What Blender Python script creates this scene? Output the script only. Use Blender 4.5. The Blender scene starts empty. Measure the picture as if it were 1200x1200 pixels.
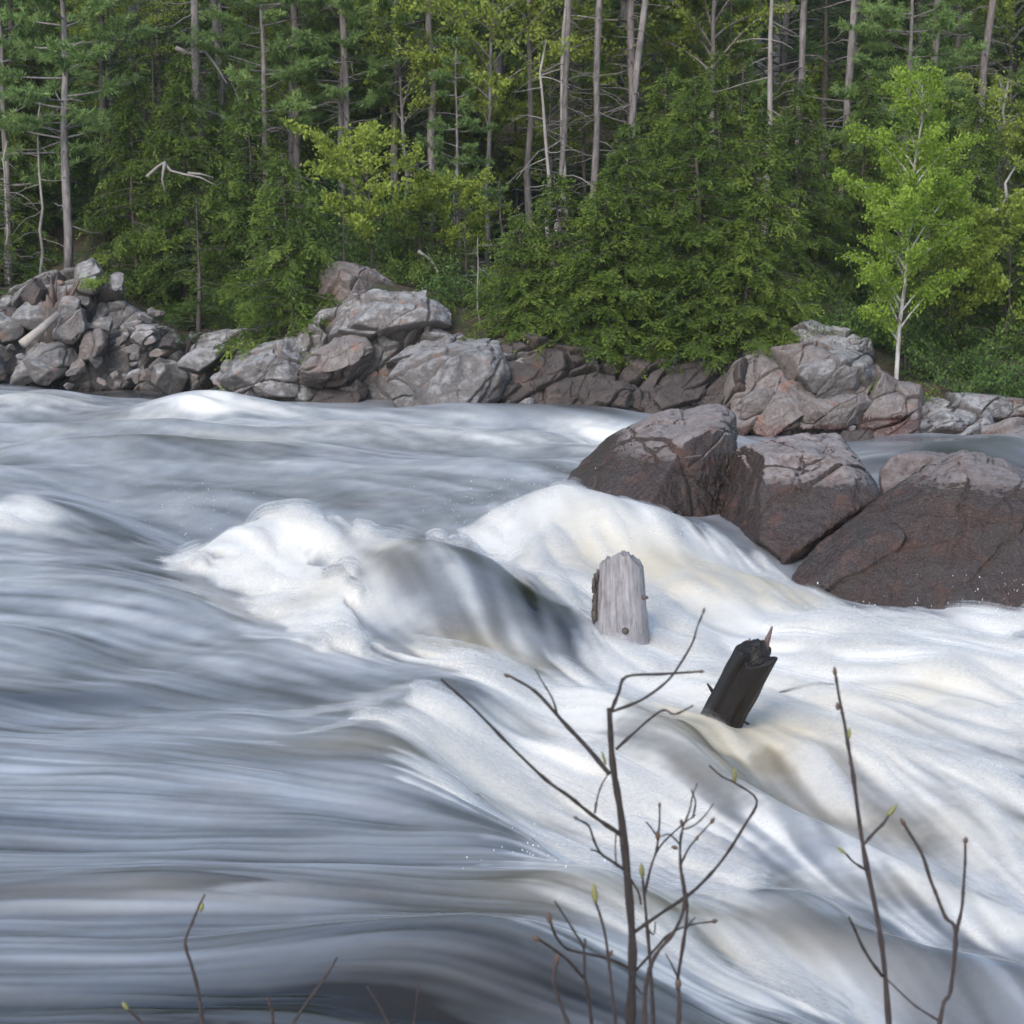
import bpy, bmesh, math, random
import numpy as np
from mathutils import Vector, Matrix, Euler

R = math.radians
rng = np.random.default_rng(7)
random.seed(7)
scn = bpy.context.scene
COL = scn.collection

# ------------------------------------------------------------------ camera
CAM_H, PITCH, FOV = 2.8, R(8.5), R(30.0)
FPX = 600.0 / math.tan(FOV / 2)
cp, sp_ = math.cos(PITCH), math.sin(PITCH)


def ray(px, py):
    a, b = (px - 600.0) / FPX, -(py - 600.0) / FPX
    return np.array([a, cp + b * sp_, -sp_ + b * cp])


def on_z(px, py, z):
    d = ray(px, py)
    t = (z - CAM_H) / d[2]
    return np.array([d[0] * t, d[1] * t, z])


def on_y(px, py, y):
    d = ray(px, py)
    t = y / d[1]
    return np.array([d[0] * t, y, CAM_H + d[2] * t])


cam = bpy.data.cameras.new('camera')
cam.angle = FOV
cam.clip_end = 1000
cam.dof.use_dof = True
cam.dof.focus_distance = 15.0
cam.dof.aperture_fstop = 1.0
cam_o = bpy.data.objects.new('camera', cam)
COL.objects.link(cam_o)
cam_o.location = (0, 0, CAM_H)
cam_o.rotation_euler = (R(90) - PITCH, 0, 0)
scn.camera = cam_o
# lens of about 45 mm at f/9: aperture diameter near 5 mm
cam.dof.aperture_fstop = cam.lens / 1000.0 / 0.0055

# ------------------------------------------------------------------ noise
_T = np.random.default_rng(11).random((512, 512)).astype(np.float32) * 2 - 1
_P = np.random.default_rng(12).permutation(256)
_P = np.concatenate([_P, _P, _P])
_G = np.random.default_rng(13).normal(size=(256, 3))
_G /= np.linalg.norm(_G, axis=1)[:, None]


def tex2(x, y, smooth=True):
    x = np.mod(x, 512.0); y = np.mod(y, 512.0)
    i = np.floor(x).astype(np.int32); j = np.floor(y).astype(np.int32)
    fx = (x - i).astype(np.float32); fy = (y - j).astype(np.float32)
    if smooth: fx = fx * fx * (3 - 2 * fx); fy = fy * fy * (3 - 2 * fy)
    i &= 511; j &= 511
    i2 = (i + 1) & 511; j2 = (j + 1) & 511
    return (_T[i, j] * (1 - fx) + _T[i2, j] * fx) * (1 - fy) + (_T[i, j2] * (1 - fx) + _T[i2, j2] * fx) * fy


def fbm2(x, y, octv=4, lac=2.03, gain=.5):
    s, a, t = 0, 1., 0
    for k in range(octv):
        s = s + a * tex2(x + 37.1 * k, y + 91.7 * k); t += a
        x = x * lac; y = y * lac; a *= gain
    return s / t * 1.6


def perlin3(p):
    i = np.floor(p).astype(np.int64); f = p - i
    u = f * f * f * (f * (f * 6 - 15) + 10)
    i &= 255
    res = 0
    for dx in (0, 1):
        for dy in (0, 1):
            for dz in (0, 1):
                h = _P[_P[_P[(i[:, 0] + dx) & 255] + ((i[:, 1] + dy) & 255)] + ((i[:, 2] + dz) & 255)]
                g = _G[h]
                d = g[:, 0] * (f[:, 0] - dx) + g[:, 1] * (f[:, 1] - dy) + g[:, 2] * (f[:, 2] - dz)
                w = (u[:, 0] if dx else 1 - u[:, 0]) * (u[:, 1] if dy else 1 - u[:, 1]) * (u[:, 2] if dz else 1 - u[:, 2])
                res = res + w * d
    return res * 1.5


def fbm3(p, octv=4, gain=.5):
    s, a = 0, 1.
    for k in range(octv):
        s = s + a * perlin3(p + 17.3 * k); p = p * 2.07; a *= gain
    return s


def sstep(a, b, x):
    t = np.clip((x - a) / (b - a), 0, 1)
    return t * t * (3 - 2 * t)


# ------------------------------------------------------------------ mesh helpers
def mesh_np(name, verts, faces, attrs=None, smooth=False):
    """verts (n,3); faces a list of (m,k) index arrays"""
    me = bpy.data.meshes.new(name)
    verts = np.asarray(verts, dtype=np.float32)
    faces = [np.asarray(f, dtype=np.int32) for f in faces if len(f)]
    nl = sum(f.size for f in faces); nf = sum(len(f) for f in faces)
    me.vertices.add(len(verts)); me.vertices.foreach_set('co', verts.ravel())
    me.loops.add(nl); me.polygons.add(nf)
    me.loops.foreach_set('vertex_index', np.concatenate([f.ravel() for f in faces]))
    tot = np.concatenate([np.full(len(f), f.shape[1], dtype=np.int32) for f in faces])
    st = np.concatenate([[0], np.cumsum(tot)[:-1]]).astype(np.int32)
    me.polygons.foreach_set('loop_start', st)
    if smooth:
        me.polygons.foreach_set('use_smooth', np.ones(nf, dtype=bool))
    for k, v in (attrs or {}).items():
        a = me.attributes.new(k, 'FLOAT', 'POINT')
        a.data.foreach_set('value', np.asarray(v, dtype=np.float32))
    me.update(calc_edges=True)
    return me


def obj(name, me, mat=None, parent=None, loc=None):
    o = bpy.data.objects.new(name, me)
    COL.objects.link(o)
    if mat is not None and len(me.materials) == 0:
        me.materials.append(mat)
    if parent is not None:
        o.parent = parent
    if loc is not None:
        o.location = loc
    return o


def tag(o, label=None, cat=None, group=None, kind=None):
    if label: o['label'] = label
    if cat: o['category'] = cat
    if group: o['group'] = group
    if kind: o['kind'] = kind
    return o


def empty(name, loc, label, cat, group=None):
    o = bpy.data.objects.new(name, None)
    COL.objects.link(o)
    o.location = loc
    o.empty_display_size = .2
    return tag(o, label, cat, group)


class Geo:
    def __init__(s):
        s.v, s.q, s.t3, s.tone, s.n = [], [], [], [], 0

    def add(s, v, q=None, t=None, tone=0.5):
        v = np.asarray(v, dtype=np.float64)
        s.v.append(v)
        if q is not None and len(q): s.q.append(np.asarray(q) + s.n)
        if t is not None and len(t): s.t3.append(np.asarray(t) + s.n)
        s.tone.append(np.broadcast_to(np.asarray(tone, dtype=np.float64), (len(v),)))
        s.n += len(v)

    def tube(s, path, rad, sides=6, cap=True, tone=.5, rough=0.0):
        path = np.asarray(path, dtype=float); n = len(path)
        rad = np.broadcast_to(np.asarray(rad, dtype=float), (n,))
        tg = np.gradient(path, axis=0)
        tg /= np.linalg.norm(tg, axis=1)[:, None] + 1e-9
        ref = np.array([0, 0, 1.]) if abs(tg[0][2]) < .8 else np.array([0, 1., 0])
        a = np.cross(tg, ref); a /= np.linalg.norm(a, axis=1)[:, None] + 1e-9
        b = np.cross(tg, a)
        th = np.linspace(0, 2 * np.pi, sides, endpoint=False)
        rr = rad[:, None] * (1 + rough * rng.normal(size=(n, sides)))
        v = path[:, None, :] + rr[:, :, None] * (np.cos(th)[None, :, None] * a[:, None, :] + np.sin(th)[None, :, None] * b[:, None, :])
        v = v.reshape(-1, 3)
        i = np.arange(n - 1)[:, None] * sides + np.arange(sides)[None, :]
        j = np.arange(n - 1)[:, None] * sides + (np.arange(sides)[None, :] + 1) % sides
        q = np.stack([i, j, j + sides, i + sides], -1).reshape(-1, 4)
        t = None
        if cap:
            v = np.vstack([v, path[0], path[-1]])
            k = np.arange(sides); k2 = (k + 1) % sides
            c0 = n * sides; c1 = c0 + 1; o = (n - 1) * sides
            t = np.vstack([np.stack([k2, k, np.full(sides, c0)], -1), np.stack([k + o, k2 + o, np.full(sides, c1)], -1)])
        s.add(v, q, t, tone)

    def leaves(s, c, ax, side, L, W, tone):
        """rhombic leaves: centre, long axis, side axis (unit)"""
        c = np.asarray(c); n = len(c)
        if n == 0: return
        L = np.broadcast_to(np.asarray(L, float), (n,))[:, None]; W = np.broadcast_to(np.asarray(W, float), (n,))[:, None]
        v = np.stack([c - ax * L * .5, c + side * W * .5 - ax * L * .05, c + ax * L * .5, c - side * W * .5 - ax * L * .05], 1).reshape(-1, 3)
        q = np.arange(4 * n).reshape(n, 4)
        s.add(v, q, None, np.repeat(np.broadcast_to(tone, (n,)), 4))

    def mesh(s, name, smooth=False):
        v = np.vstack(s.v)
        return mesh_np(name, v, [np.vstack(s.q) if s.q else [], np.vstack(s.t3) if s.t3 else []],
                       {'tone': np.concatenate(s.tone)}, smooth)


def unit(v):
    return v / (np.linalg.norm(v, axis=-1, keepdims=True) + 1e-9)


def rvec(n):
    return unit(rng.normal(size=(n, 3)))


# ------------------------------------------------------------------ materials
def new_mat(name):
    m = bpy.data.materials.new(name)
    m.use_nodes = True
    nt = m.node_tree
    nt.nodes.clear()
    out = nt.nodes.new('ShaderNodeOutputMaterial')
    return m, nt, out


def nd(nt, typ, ins=None, **props):
    n = nt.nodes.new(typ)
    for k, v in props.items(): setattr(n, k, v)
    for k, v in (ins or {}).items():
        s = n.inputs[k]
        if isinstance(v, bpy.types.NodeSocket): nt.links.new(v, s)
        else: s.default_value = v
    return n


def attr(nt, name):
    return nd(nt, 'ShaderNodeAttribute', attribute_name=name).outputs['Fac']


def mth(nt, op, a, b=None, c=None, clamp=False):
    n = nt.nodes.new('ShaderNodeMath'); n.operation = op; n.use_clamp = clamp
    for k, v in enumerate((a, b, c)):
        if v is None: continue
        if isinstance(v, bpy.types.NodeSocket): nt.links.new(v, n.inputs[k])
        else: n.inputs[k].default_value = v
    return n.outputs[0]


def mixc(nt, f, a, b, mode='MIX'):
    n = nt.nodes.new('ShaderNodeMix'); n.data_type = 'RGBA'; n.blend_type = mode
    for k, v in ((0, f), (6, a), (7, b)):
        if isinstance(v, bpy.types.NodeSocket): nt.links.new(v, n.inputs[k])
        elif k == 0: n.inputs[0].default_value = v
        else: n.inputs[k].default_value = (*v, 1) if len(v) == 3 else v
    return n.outputs[2]


def ramp(nt, f, stops):
    n = nt.nodes.new('ShaderNodeValToRGB')
    el = n.color_ramp.elements
    while len(el) < len(stops): el.new(.5)
    for e, (p, c) in zip(el, stops):
        e.position = p
        e.color = (c, c, c, 1) if not hasattr(c, '__len__') else (*c, 1)
    nt.links.new(f, n.inputs[0])
    return n.outputs[0]


def noise(nt, vec, scale, detail=4, rough=.55, dist=0.):
    return nd(nt, 'ShaderNodeTexNoise', {'Vector': vec, 'Scale': scale, 'Detail': detail, 'Roughness': rough, 'Distortion': dist}).outputs['Fac']


def bump(nt, h, strength, dist, normal=None):
    n = nd(nt, 'ShaderNodeBump', {'Height': h, 'Strength': strength, 'Distance': dist})
    if normal is not None: nt.links.new(normal, n.inputs['Normal'])
    return n.outputs[0]


def mat_leaf(name, dark, mid, light, trans=.35, rough=.6):
    m, nt, out = new_mat(name)
    t = attr(nt, 'tone')
    oi = nd(nt, 'ShaderNodeObjectInfo')
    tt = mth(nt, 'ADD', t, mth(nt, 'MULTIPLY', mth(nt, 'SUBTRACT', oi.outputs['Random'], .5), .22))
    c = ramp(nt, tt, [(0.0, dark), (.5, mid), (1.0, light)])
    d = nd(nt, 'ShaderNodeBsdfPrincipled', {'Base Color': c, 'Roughness': rough, 'Specular IOR Level': .3})
    tr = nd(nt, 'ShaderNodeBsdfTranslucent', {'Color': c})
    mx = nd(nt, 'ShaderNodeMixShader', {0: trans, 1: d.outputs[0], 2: tr.outputs[0]})
    nt.links.new(mx.outputs[0], out.inputs[0])
    return m


def mat_bark(name, a, b, scale=9., stretch=.25, patch=None):
    m, nt, out = new_mat(name)
    tc = nd(nt, 'ShaderNodeTexCoord').outputs['Object']
    mp = nd(nt, 'ShaderNodeMapping', {'Vector': tc, 'Scale': (1, 1, stretch)}).outputs[0]
    n1 = noise(nt, mp, scale, 6, .65)
    n2 = noise(nt, tc, 1.3, 3)
    f = mth(nt, 'ADD', mth(nt, 'MULTIPLY', n1, 1.5), mth(nt, 'MULTIPLY', n2, .8))
    f = mth(nt, 'SUBTRACT', f, .65)
    oi = nd(nt, 'ShaderNodeObjectInfo')
    c = ramp(nt, f, [(.2, a), (.8, b)])
    if patch is not None:
        c = mixc(nt, ramp(nt, noise(nt, tc, 2.6, 4), [(.5, 0.), (.62, 1.)]), c, patch)
    c = mixc(nt, mth(nt, 'MULTIPLY', oi.outputs['Random'], .35), c, (.12, .10, .09))
    p = nd(nt, 'ShaderNodeBsdfPrincipled', {'Base Color': c, 'Roughness': .85, 'Specular IOR Level': .2, 'Normal': bump(nt, n1, .7, .03)})
    nt.links.new(p.outputs[0], out.inputs[0])
    return m


def mat_rock(name, base, alt, lichen, spots, wetcol=None, lich_amt=.5, rough=.8, sc=1.0, bumpd=.03):
    m, nt, out = new_mat(name)
    geo = nd(nt, 'ShaderNodeNewGeometry')
    P = geo.outputs['Position']
    nz = nd(nt, 'ShaderNodeSeparateXYZ', {0: geo.outputs['Normal']}).outputs[2]
    n1 = noise(nt, P, 1.6 * sc, 6, .6, .4)
    n2 = noise(nt, P, 6.0 * sc, 6, .65)
    n3 = noise(nt, P, 38.0 * sc, 4, .7)
    c = mixc(nt, ramp(nt, n1, [(.38, 0.), (.62, 1.)]), base, alt)
    c = mixc(nt, mth(nt, 'MULTIPLY', ramp(nt, n3, [(.35, 1.), (.55, 0.)]), .55), c, tuple(x * .35 for x in base))
    c = mixc(nt, mth(nt, 'MULTIPLY', ramp(nt, n3, [(.6, 0.), (.72, 1.)]), .35), c, (.42, .36, .33))
    # lichen and weathering on faces turned to the sky
    lf = mth(nt, 'ADD', mth(nt, 'MULTIPLY', nz, .55), mth(nt, 'MULTIPLY', mth(nt, 'SUBTRACT', n2, .5), 2.2))
    lf = ramp(nt, lf, [(.18, 0.), (.62, 1.)])
    lf = mth(nt, 'MULTIPLY', lf, lich_amt)
    c = mixc(nt, lf, c, lichen)
    sf = ramp(nt, noise(nt, P, 2.3 * sc, 5, .6, .8), [(.60, 0.), (.68, 1.)])
    c = mixc(nt, mth(nt, 'MULTIPLY', sf, .55), c, spots)
    oi = nd(nt, 'ShaderNodeObjectInfo')
    c = mixc(nt, mth(nt, 'MULTIPLY', oi.outputs['Random'], .3), c, tuple(x * .55 for x in base))
    wet = attr(nt, 'wet')
    if wetcol is not None:
        wf = mth(nt, 'ADD', wet, mth(nt, 'MULTIPLY', mth(nt, 'SUBTRACT', n2, .5), .9))
        wf = ramp(nt, wf, [(.35, 0.), (.65, 1.)])
        cw = mixc(nt, .92, c, wetcol)
        cw = mixc(nt, mth(nt, 'MULTIPLY', ramp(nt, n1, [(.45, 0.), (.6, 1.)]), .5), cw, tuple(x * y for x, y in zip(wetcol, (1.5, .95, .75))))
        cw = mixc(nt, mth(nt, 'MULTIPLY', ramp(nt, n3, [(.52, 0.), (.68, 1.)]), .6), cw, tuple(min(1, x * 4.2) for x in wetcol))
        cw = mixc(nt, mth(nt, 'MULTIPLY', ramp(nt, noise(nt, P, 3.1 * sc, 5, .65, .5), [(.54, 0.), (.66, 1.)]), .55), cw, (.13, .062, .040))
        c = mixc(nt, wf, c, cw)
        ro = mth(nt, 'SUBTRACT', rough, mth(nt, 'MULTIPLY', wf, rough - .22))
    else:
        ro = rough
    h = mth(nt, 'ADD', mth(nt, 'MULTIPLY', n2, 1.0), mth(nt, 'MULTIPLY', n3, .35))
    vor = nd(nt, 'ShaderNodeTexVoronoi', {'Vector': P, 'Scale': 9. * sc}, feature='F1').outputs['Distance']
    h = mth(nt, 'ADD', h, mth(nt, 'MULTIPLY', vor, .3))
    p = nd(nt, 'ShaderNodeBsdfPrincipled', {'Base Color': c, 'Roughness': ro, 'Specular IOR Level': .45, 'Normal': bump(nt, h, .9, bumpd)})
    nt.links.new(p.outputs[0], out.inputs[0])
    return m


def mat_plain(name, col, rough=.7, var=.35, scale=30.):
    m, nt, out = new_mat(name)
    tc = nd(nt, 'ShaderNodeTexCoord').outputs['Object']
    n1 = noise(nt, tc, scale, 4)
    c = mixc(nt, n1, tuple(x * (1 - var) for x in col), tuple(x * (1 + var) for x in col))
    p = nd(nt, 'ShaderNodeBsdfPrincipled', {'Base Color': c, 'Roughness': rough, 'Normal': bump(nt, n1, .4, .004)})
    nt.links.new(p.outputs[0], out.inputs[0])
    return m


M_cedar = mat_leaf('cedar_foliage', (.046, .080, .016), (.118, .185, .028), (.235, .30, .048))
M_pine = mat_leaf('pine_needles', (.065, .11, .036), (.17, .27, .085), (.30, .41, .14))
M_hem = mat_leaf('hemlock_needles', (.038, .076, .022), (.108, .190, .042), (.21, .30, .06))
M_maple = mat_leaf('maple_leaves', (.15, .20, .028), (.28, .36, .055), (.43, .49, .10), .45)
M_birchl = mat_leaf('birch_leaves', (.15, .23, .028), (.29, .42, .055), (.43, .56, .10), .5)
M_bark = mat_bark('grey_bark', (.085, .076, .074), (.31, .285, .28), 14.)
M_barkr = mat_bark('pinkish_bark', (.10, .083, .078), (.33, .29, .28), 14.)
M_barkd = mat_bark('dark_bark', (.035, .030, .028), (.120, .105, .095))
M_birchb = mat_bark('birch_bark', (.40, .37, .35), (.70, .67, .64), 7., .9, (.12, .10, .09))
M_dead = mat_bark('bare_dead_wood', (.20, .185, .175), (.42, .39, .37))
M_rockfar = mat_rock('far_bank_rock', (.125, .115, .112), (.200, .180, .174), (.37, .365, .36), (.30, .16, .11), (.06, .048, .043), .85)
M_rockfar2 = mat_rock('pinkish_bank_rock', (.150, .126, .116), (.225, .185, .168), (.35, .325, .315), (.34, .15, .09), (.07, .045, .04), .45)
M_rockdark = mat_rock('shade_dark_wet_rock', (.060, .048, .044), (.100, .076, .066), (.15, .135, .13), (.12, .06, .045), (.035, .027, .025), .3)  # darker bank rock: shade under the cedars put into its colour; wet stones share it
M_boulder = mat_rock('boulder_granite', (.160, .118, .105), (.235, .178, .158), (.37, .33, .315), (.22, .125, .095), (.037, .0275, .0235), .75, .75, 1.5, .055)

# ------------------------------------------------------------------ world and sun
W = bpy.data.worlds.new('World'); scn.world = W
W.use_nodes = True
wn = W.node_tree; wn.nodes.clear()
SUN_EL, SUN_AZ = R(35), R(205)      # azimuth clockwise from +Y, so the light comes over the left shoulder
sky = nd(wn, 'ShaderNodeTexSky', sky_type='NISHITA')
sky.sun_disc = False
sky.sun_elevation = SUN_EL; sky.sun_rotation = SUN_AZ
sky.air_density = 1.0; sky.dust_density = 1.2; sky.ozone_density = 1.0
bg = nd(wn, 'ShaderNodeBackground', {'Color': sky.outputs[0], 'Strength': .15})
wo = nd(wn, 'ShaderNodeOutputWorld', {0: bg.outputs[0]})
sl = bpy.data.lights.new('sun', 'SUN'); sl.energy = 1.3; sl.angle = R(30); sl.color = (1., .98, .96)
so = bpy.data.objects.new('sun', sl); COL.objects.link(so)
sd = Vector((math.sin(SUN_AZ) * math.cos(SUN_EL), math.cos(SUN_AZ) * math.cos(SUN_EL), math.sin(SUN_EL)))
so.rotation_euler = sd.to_track_quat('Z', 'Y').to_euler()
so.location = (-10, -10, 30)
scn.view_settings.view_transform = 'Standard'
scn.view_settings.look = 'None'
scn.view_settings.exposure = 0.75
scn.view_settings.gamma = 1
scn.cycles.max_bounces = 6
scn.cycles.transparent_max_bounces = 12
scn.cycles.use_denoising = True
scn.cycles.filter_width = 1.6
scn.cycles.use_adaptive_sampling = True
scn.cycles.adaptive_threshold = .03

# ------------------------------------------------------------------ terrain of the far side
SH_PX = np.array([-400, 0, 200, 330, 450, 560, 700, 850, 1000, 1200, 1600.])
SH_Y = np.array([34.5, 33.6, 32.6, 30.8, 29.6, 28.7, 28.4, 28.4, 27.8, 27.6, 27.6])
ED_PX = np.array([-400, 0, 60, 110, 150, 230, 330, 440, 560, 700, 860, 950, 1050, 1200, 1600.])
ED_Z = np.array([1.3, 1.35, 1.85, 2.0, 1.5, .75, .95, 1.75, 1.0, .75, .65, .85, .25, .2, .4])


def shore(r): return np.interp(600 + r * FPX, SH_PX, SH_Y)


def ground(x, y):
    x = np.asarray(x, float); y = np.asarray(y, float)
    r = x / np.maximum(y, 1.)
    t = y - shore(r)
    e = np.interp(600 + r * FPX, ED_PX, ED_Z)
    z = np.where(t < 0, -.45 + t * .5, -.45 + (e + .45) * sstep(0, 1.6, t))
    z = z + np.clip(t - 1.6, 0, 12) * .13 + np.clip(t - 13.6, 0, 200) * .24
    z = z + (fbm2(x * .9 + 5, y * .9, 4) * .16 + fbm2(x * .2, y * .2 + 9, 3) * .5) * sstep(.5, 4, t)
    return z


rr = np.linspace(-.62, .62, 300)
tt = np.concatenate([np.linspace(-3, 6, 90), np.linspace(6.3, 130, 110)])
RR, TT = np.meshgrid(rr, tt)
YY = shore(RR) + TT
XX = RR * YY
ZZ = ground(XX, YY)
nr, nc = RR.shape
ii = (np.arange(nr - 1)[:, None] * nc + np.arange(nc - 1)[None, :]).ravel()
quads = np.stack([ii, ii + 1, ii + 1 + nc, ii + nc], -1)
m, nt, out = new_mat('forest_floor')
P = nd(nt, 'ShaderNodeNewGeometry').outputs['Position']
n1 = noise(nt, P, .9, 5); n2 = noise(nt, P, 9., 5, .7)
c = mixc(nt, ramp(nt, n1, [(.42, 0.), (.58, 1.)]), (.075, .048, .032), (.045, .055, .020))
c = mixc(nt, ramp(nt, n2, [(.5, 0.), (.7, 1.)]), c, (.13, .085, .055))
p = nd(nt, 'ShaderNodeBsdfPrincipled', {'Base Color': c, 'Roughness': .95, 'Normal': bump(nt, n2, 1., .05)})
nt.links.new(p.outputs[0], out.inputs[0])
o = obj('hillside', mesh_np('hillside', np.stack([XX, YY, ZZ], -1).reshape(-1, 3), [quads], None, True), m)
tag(o, kind='structure')

# near bank, just below the frame, where the shoots root
def near_z(x, y):
    return 0.86 - .10 * np.clip(y, -5, 2.6) - 1.9 * sstep(2.9, 5.4, y) + .10 * fbm2(np.asarray(x) * .8 + 3, np.asarray(y) * .8, 3) - .35


gx, gy = np.meshgrid(np.linspace(-6, 7, 130), np.linspace(-4, 5.6, 96))
nr, nc = gx.shape
ii = (np.arange(nr - 1)[:, None] * nc + np.arange(nc - 1)[None, :]).ravel()
o = obj('near_bank', mesh_np('near_bank', np.stack([gx, gy, near_z(gx, gy)], -1).reshape(-1, 3), [np.stack([ii, ii + 1, ii + 1 + nc, ii + nc], -1)], None, True), m)
tag(o, kind='structure')

# ------------------------------------------------------------------ damp air over the rapids
m, nt, out = new_mat('damp_air')
p = nd(nt, 'ShaderNodeVolumePrincipled', {'Color': (.88, .94, .94, 1), 'Density': .0006, 'Anisotropy': .2})
nt.links.new(p.outputs[0], out.inputs['Volume'])
hx, hy0, hy1, hz0, hz1 = 130., -12., 175., -4., 85.
hv = [(x, y, z) for z in (hz0, hz1) for y in (hy0, hy1) for x in (-hx, hx)]
o = obj('haze', mesh_np('haze', hv, [[(0, 2, 3, 1), (4, 5, 7, 6), (0, 1, 5, 4), (2, 6, 7, 3), (0, 4, 6, 2), (1, 3, 7, 5)]]), m)
tag(o, kind='stuff')

# ------------------------------------------------------------------ the river
NX, NY = 1000, 800
ra = np.linspace(-.42, .42, NX)
pyr = np.concatenate([np.linspace(446, 560, 190), np.linspace(560.5, 1215, 560), np.linspace(1217, 1420, 50)])
ydep = np.array([on_z(600, q, -.05)[1] for q in pyr])[::-1]
RA, YD = np.meshgrid(ra, ydep)
X = (RA * YD).ravel(); Y = YD.ravel()
NV = X.size


def line_sd(pts_px, zs):
    return np.array([on_z(px, py, z)[:2] for (px, py), z in zip(pts_px, zs if hasattr(zs, '__len__') else [zs] * len(pts_px))])


def seg_dist(poly):
    """distance to an open polyline and position along it (0..1)"""
    best = np.full(NV, 1e9); par = np.zeros(NV); side = np.zeros(NV)
    n = len(poly) - 1
    for k in range(n):
        a, b = poly[k], poly[k + 1]
        d = b - a; L2 = d @ d
        u = np.clip(((X - a[0]) * d[0] + (Y - a[1]) * d[1]) / L2, 0, 1)
        ex = X - a[0] - u * d[0]; ey = Y - a[1] - u * d[1]
        dd = np.hypot(ex, ey)
        mk = dd < best
        best[mk] = dd[mk]; par[mk] = (k + u[mk]) / n
        side[mk] = np.sign(d[0] * ey - d[1] * ex)[mk]
    return best, par, side


def poly_sd(poly):
    """signed distance to a closed polygon, positive inside"""
    n = len(poly); best = np.full(NV, 1e9); ins = np.zeros(NV, bool)
    for k in range(n):
        a, b = poly[k], poly[(k + 1) % n]
        d = b - a
        u = np.clip(((X - a[0]) * d[0] + (Y - a[1]) * d[1]) / (d @ d), 0, 1)
        best = np.minimum(best, np.hypot(X - a[0] - u * d[0], Y - a[1] - u * d[1]))
        if a[1] != b[1]:
            cr = ((a[1] > Y) != (b[1] > Y)) & (X < (b[0] - a[0]) * (Y - a[1]) / (b[1] - a[1]) + a[0])
            ins ^= cr
    return np.where(ins, best, -best)


def gauss(px, py, z, sx, sy, rot=0.):
    c = on_z(px, py, z)
    dx, dy = X - c[0], Y - c[1]
    cr, sr = math.cos(rot), math.sin(rot)
    u = (dx * cr + dy * sr) / sx; v = (-dx * sr + dy * cr) / sy
    return np.exp(-.5 * (u * u + v * v))


# flow directions read off the surface, turned into directions on the water plane
FL = [(0, 480, 10, 0.3), (300, 480, 10, .5), (600, 510, 10, .8), (0, 600, 10, .6), (250, 560, 10, .8), (500, 560, 10, .6), (0, 720, 10, .8), (200, 720, 10, 1.6), (350, 780, 10, 2.6),
      (480, 840, 10, 3.6), (0, 850, 10, .8), (250, 880, 10, 1.5), (420, 930, 10, 1.5), (0, 1000, 10, .0), (300, 1000, 10, -.2), (550, 1020, 10, -.6), (0, 1120, 10, .2), (300, 1120, 10, .0), (600, 1130, 10, 1),
      (260, 630, 10, 2), (330, 640, 10, 3), (420, 680, 10, 5.5), (500, 660, 10, 5), (560, 700, 10, 7.5), (620, 740, 10, 12), (480, 740, 10, 6), (560, 780, 10, 5),
      (600, 610, 4, 10), (660, 590, 10, 6), (740, 640, 10, 6), (820, 660, 10, 6), (920, 690, 10, 4.5), (640, 680, 7, 6), (700, 700, 10, 4),
      (600, 830, 10, .8), (520, 870, 10, 1.5), (560, 950, 10, 3.5), (700, 850, 10, 1.8), (700, 950, 10, 4), (850, 980, 10, 4.8), (1000, 1030, 10, 4.4), (1150, 1090, 10, 4.2),
      (900, 760, 10, 2), (1050, 760, 10, 1.5), (1180, 780, 10, 2), (860, 880, 10, 5.5), (950, 860, 10, 7), (1000, 930, 10, 8.5), (1100, 900, 10, 6.5), (1150, 990, 10, 8.5), (1050, 980, 10, 9),
      (1100, 840, 10, 2.5), (800, 1100, 10, 6), (700, 1120, 10, 2), (900, 1130, 10, 1), (1100, 1150, 10, 3), (760, 1060, 10, 4.5)]
fp = []; fd = []
for px, py, dx, dy in FL:
    a = on_z(px, py, -.1)[:2]; b = on_z(px + dx * .5, py + dy * .5, -.1)[:2]
    fp.append(a); fd.append((b - a) / np.linalg.norm(b - a))
fp = np.array(fp); fd = np.array(fd)
GX, GY = 160, 200
cgx = np.linspace(X.min(), X.max(), GX); cgy = np.linspace(Y.min(), Y.max(), GY)
CX, CY = np.meshgrid(cgx, cgy)
num = np.zeros(CX.shape + (2,)); den = np.zeros(CX.shape)
for a, d in zip(fp, fd):
    w = 1. / (((CX - a[0]) ** 2 + ((CY - a[1]) * .8) ** 2) + .02) ** 1.6
    num += w[..., None] * d; den += w
FLD = num / den[..., None]
FLD /= np.linalg.norm(FLD, axis=-1, keepdims=True)
FLD = FLD.astype(np.float32)


def flow_at(x, y):
    u = np.clip((x - cgx[0]) / (cgx[1] - cgx[0]), 0, GX - 1.001); v = np.clip((y - cgy[0]) / (cgy[1] - cgy[0]), 0, GY - 1.001)
    i = u.astype(np.int32); j = v.astype(np.int32)
    fu = (u - i)[:, None].astype(np.float32); fv = (v - j)[:, None].astype(np.float32)
    return (FLD[j, i] * (1 - fu) + FLD[j, i + 1] * fu) * (1 - fv) + (FLD[j + 1, i] * (1 - fu) + FLD[j + 1, i + 1] * fu) * fv


def lic(scales, length, steps=20):
    """noise smeared along the current: silky streaks"""
    res = [np.zeros(NV, np.float32) for _ in scales]
    for sgn in (1, -1):
        x = X.astype(np.float32).copy(); y = Y.astype(np.float32).copy()
        ds = length / (2 * steps)
        for k in range(steps):
            f = flow_at(x, y)
            x = x + sgn * ds * f[:, 0]; y = y + sgn * ds * f[:, 1]
            w = 1 - (k / steps) ** 2
            for q, s in enumerate(scales):
                res[q] += w * tex2((.8 * x - .6 * y) / s + 13 * q, (.6 * x + .8 * y) / s + 29 * q, False)
    return [r / (r.std() + 1e-6) for r in res]


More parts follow.
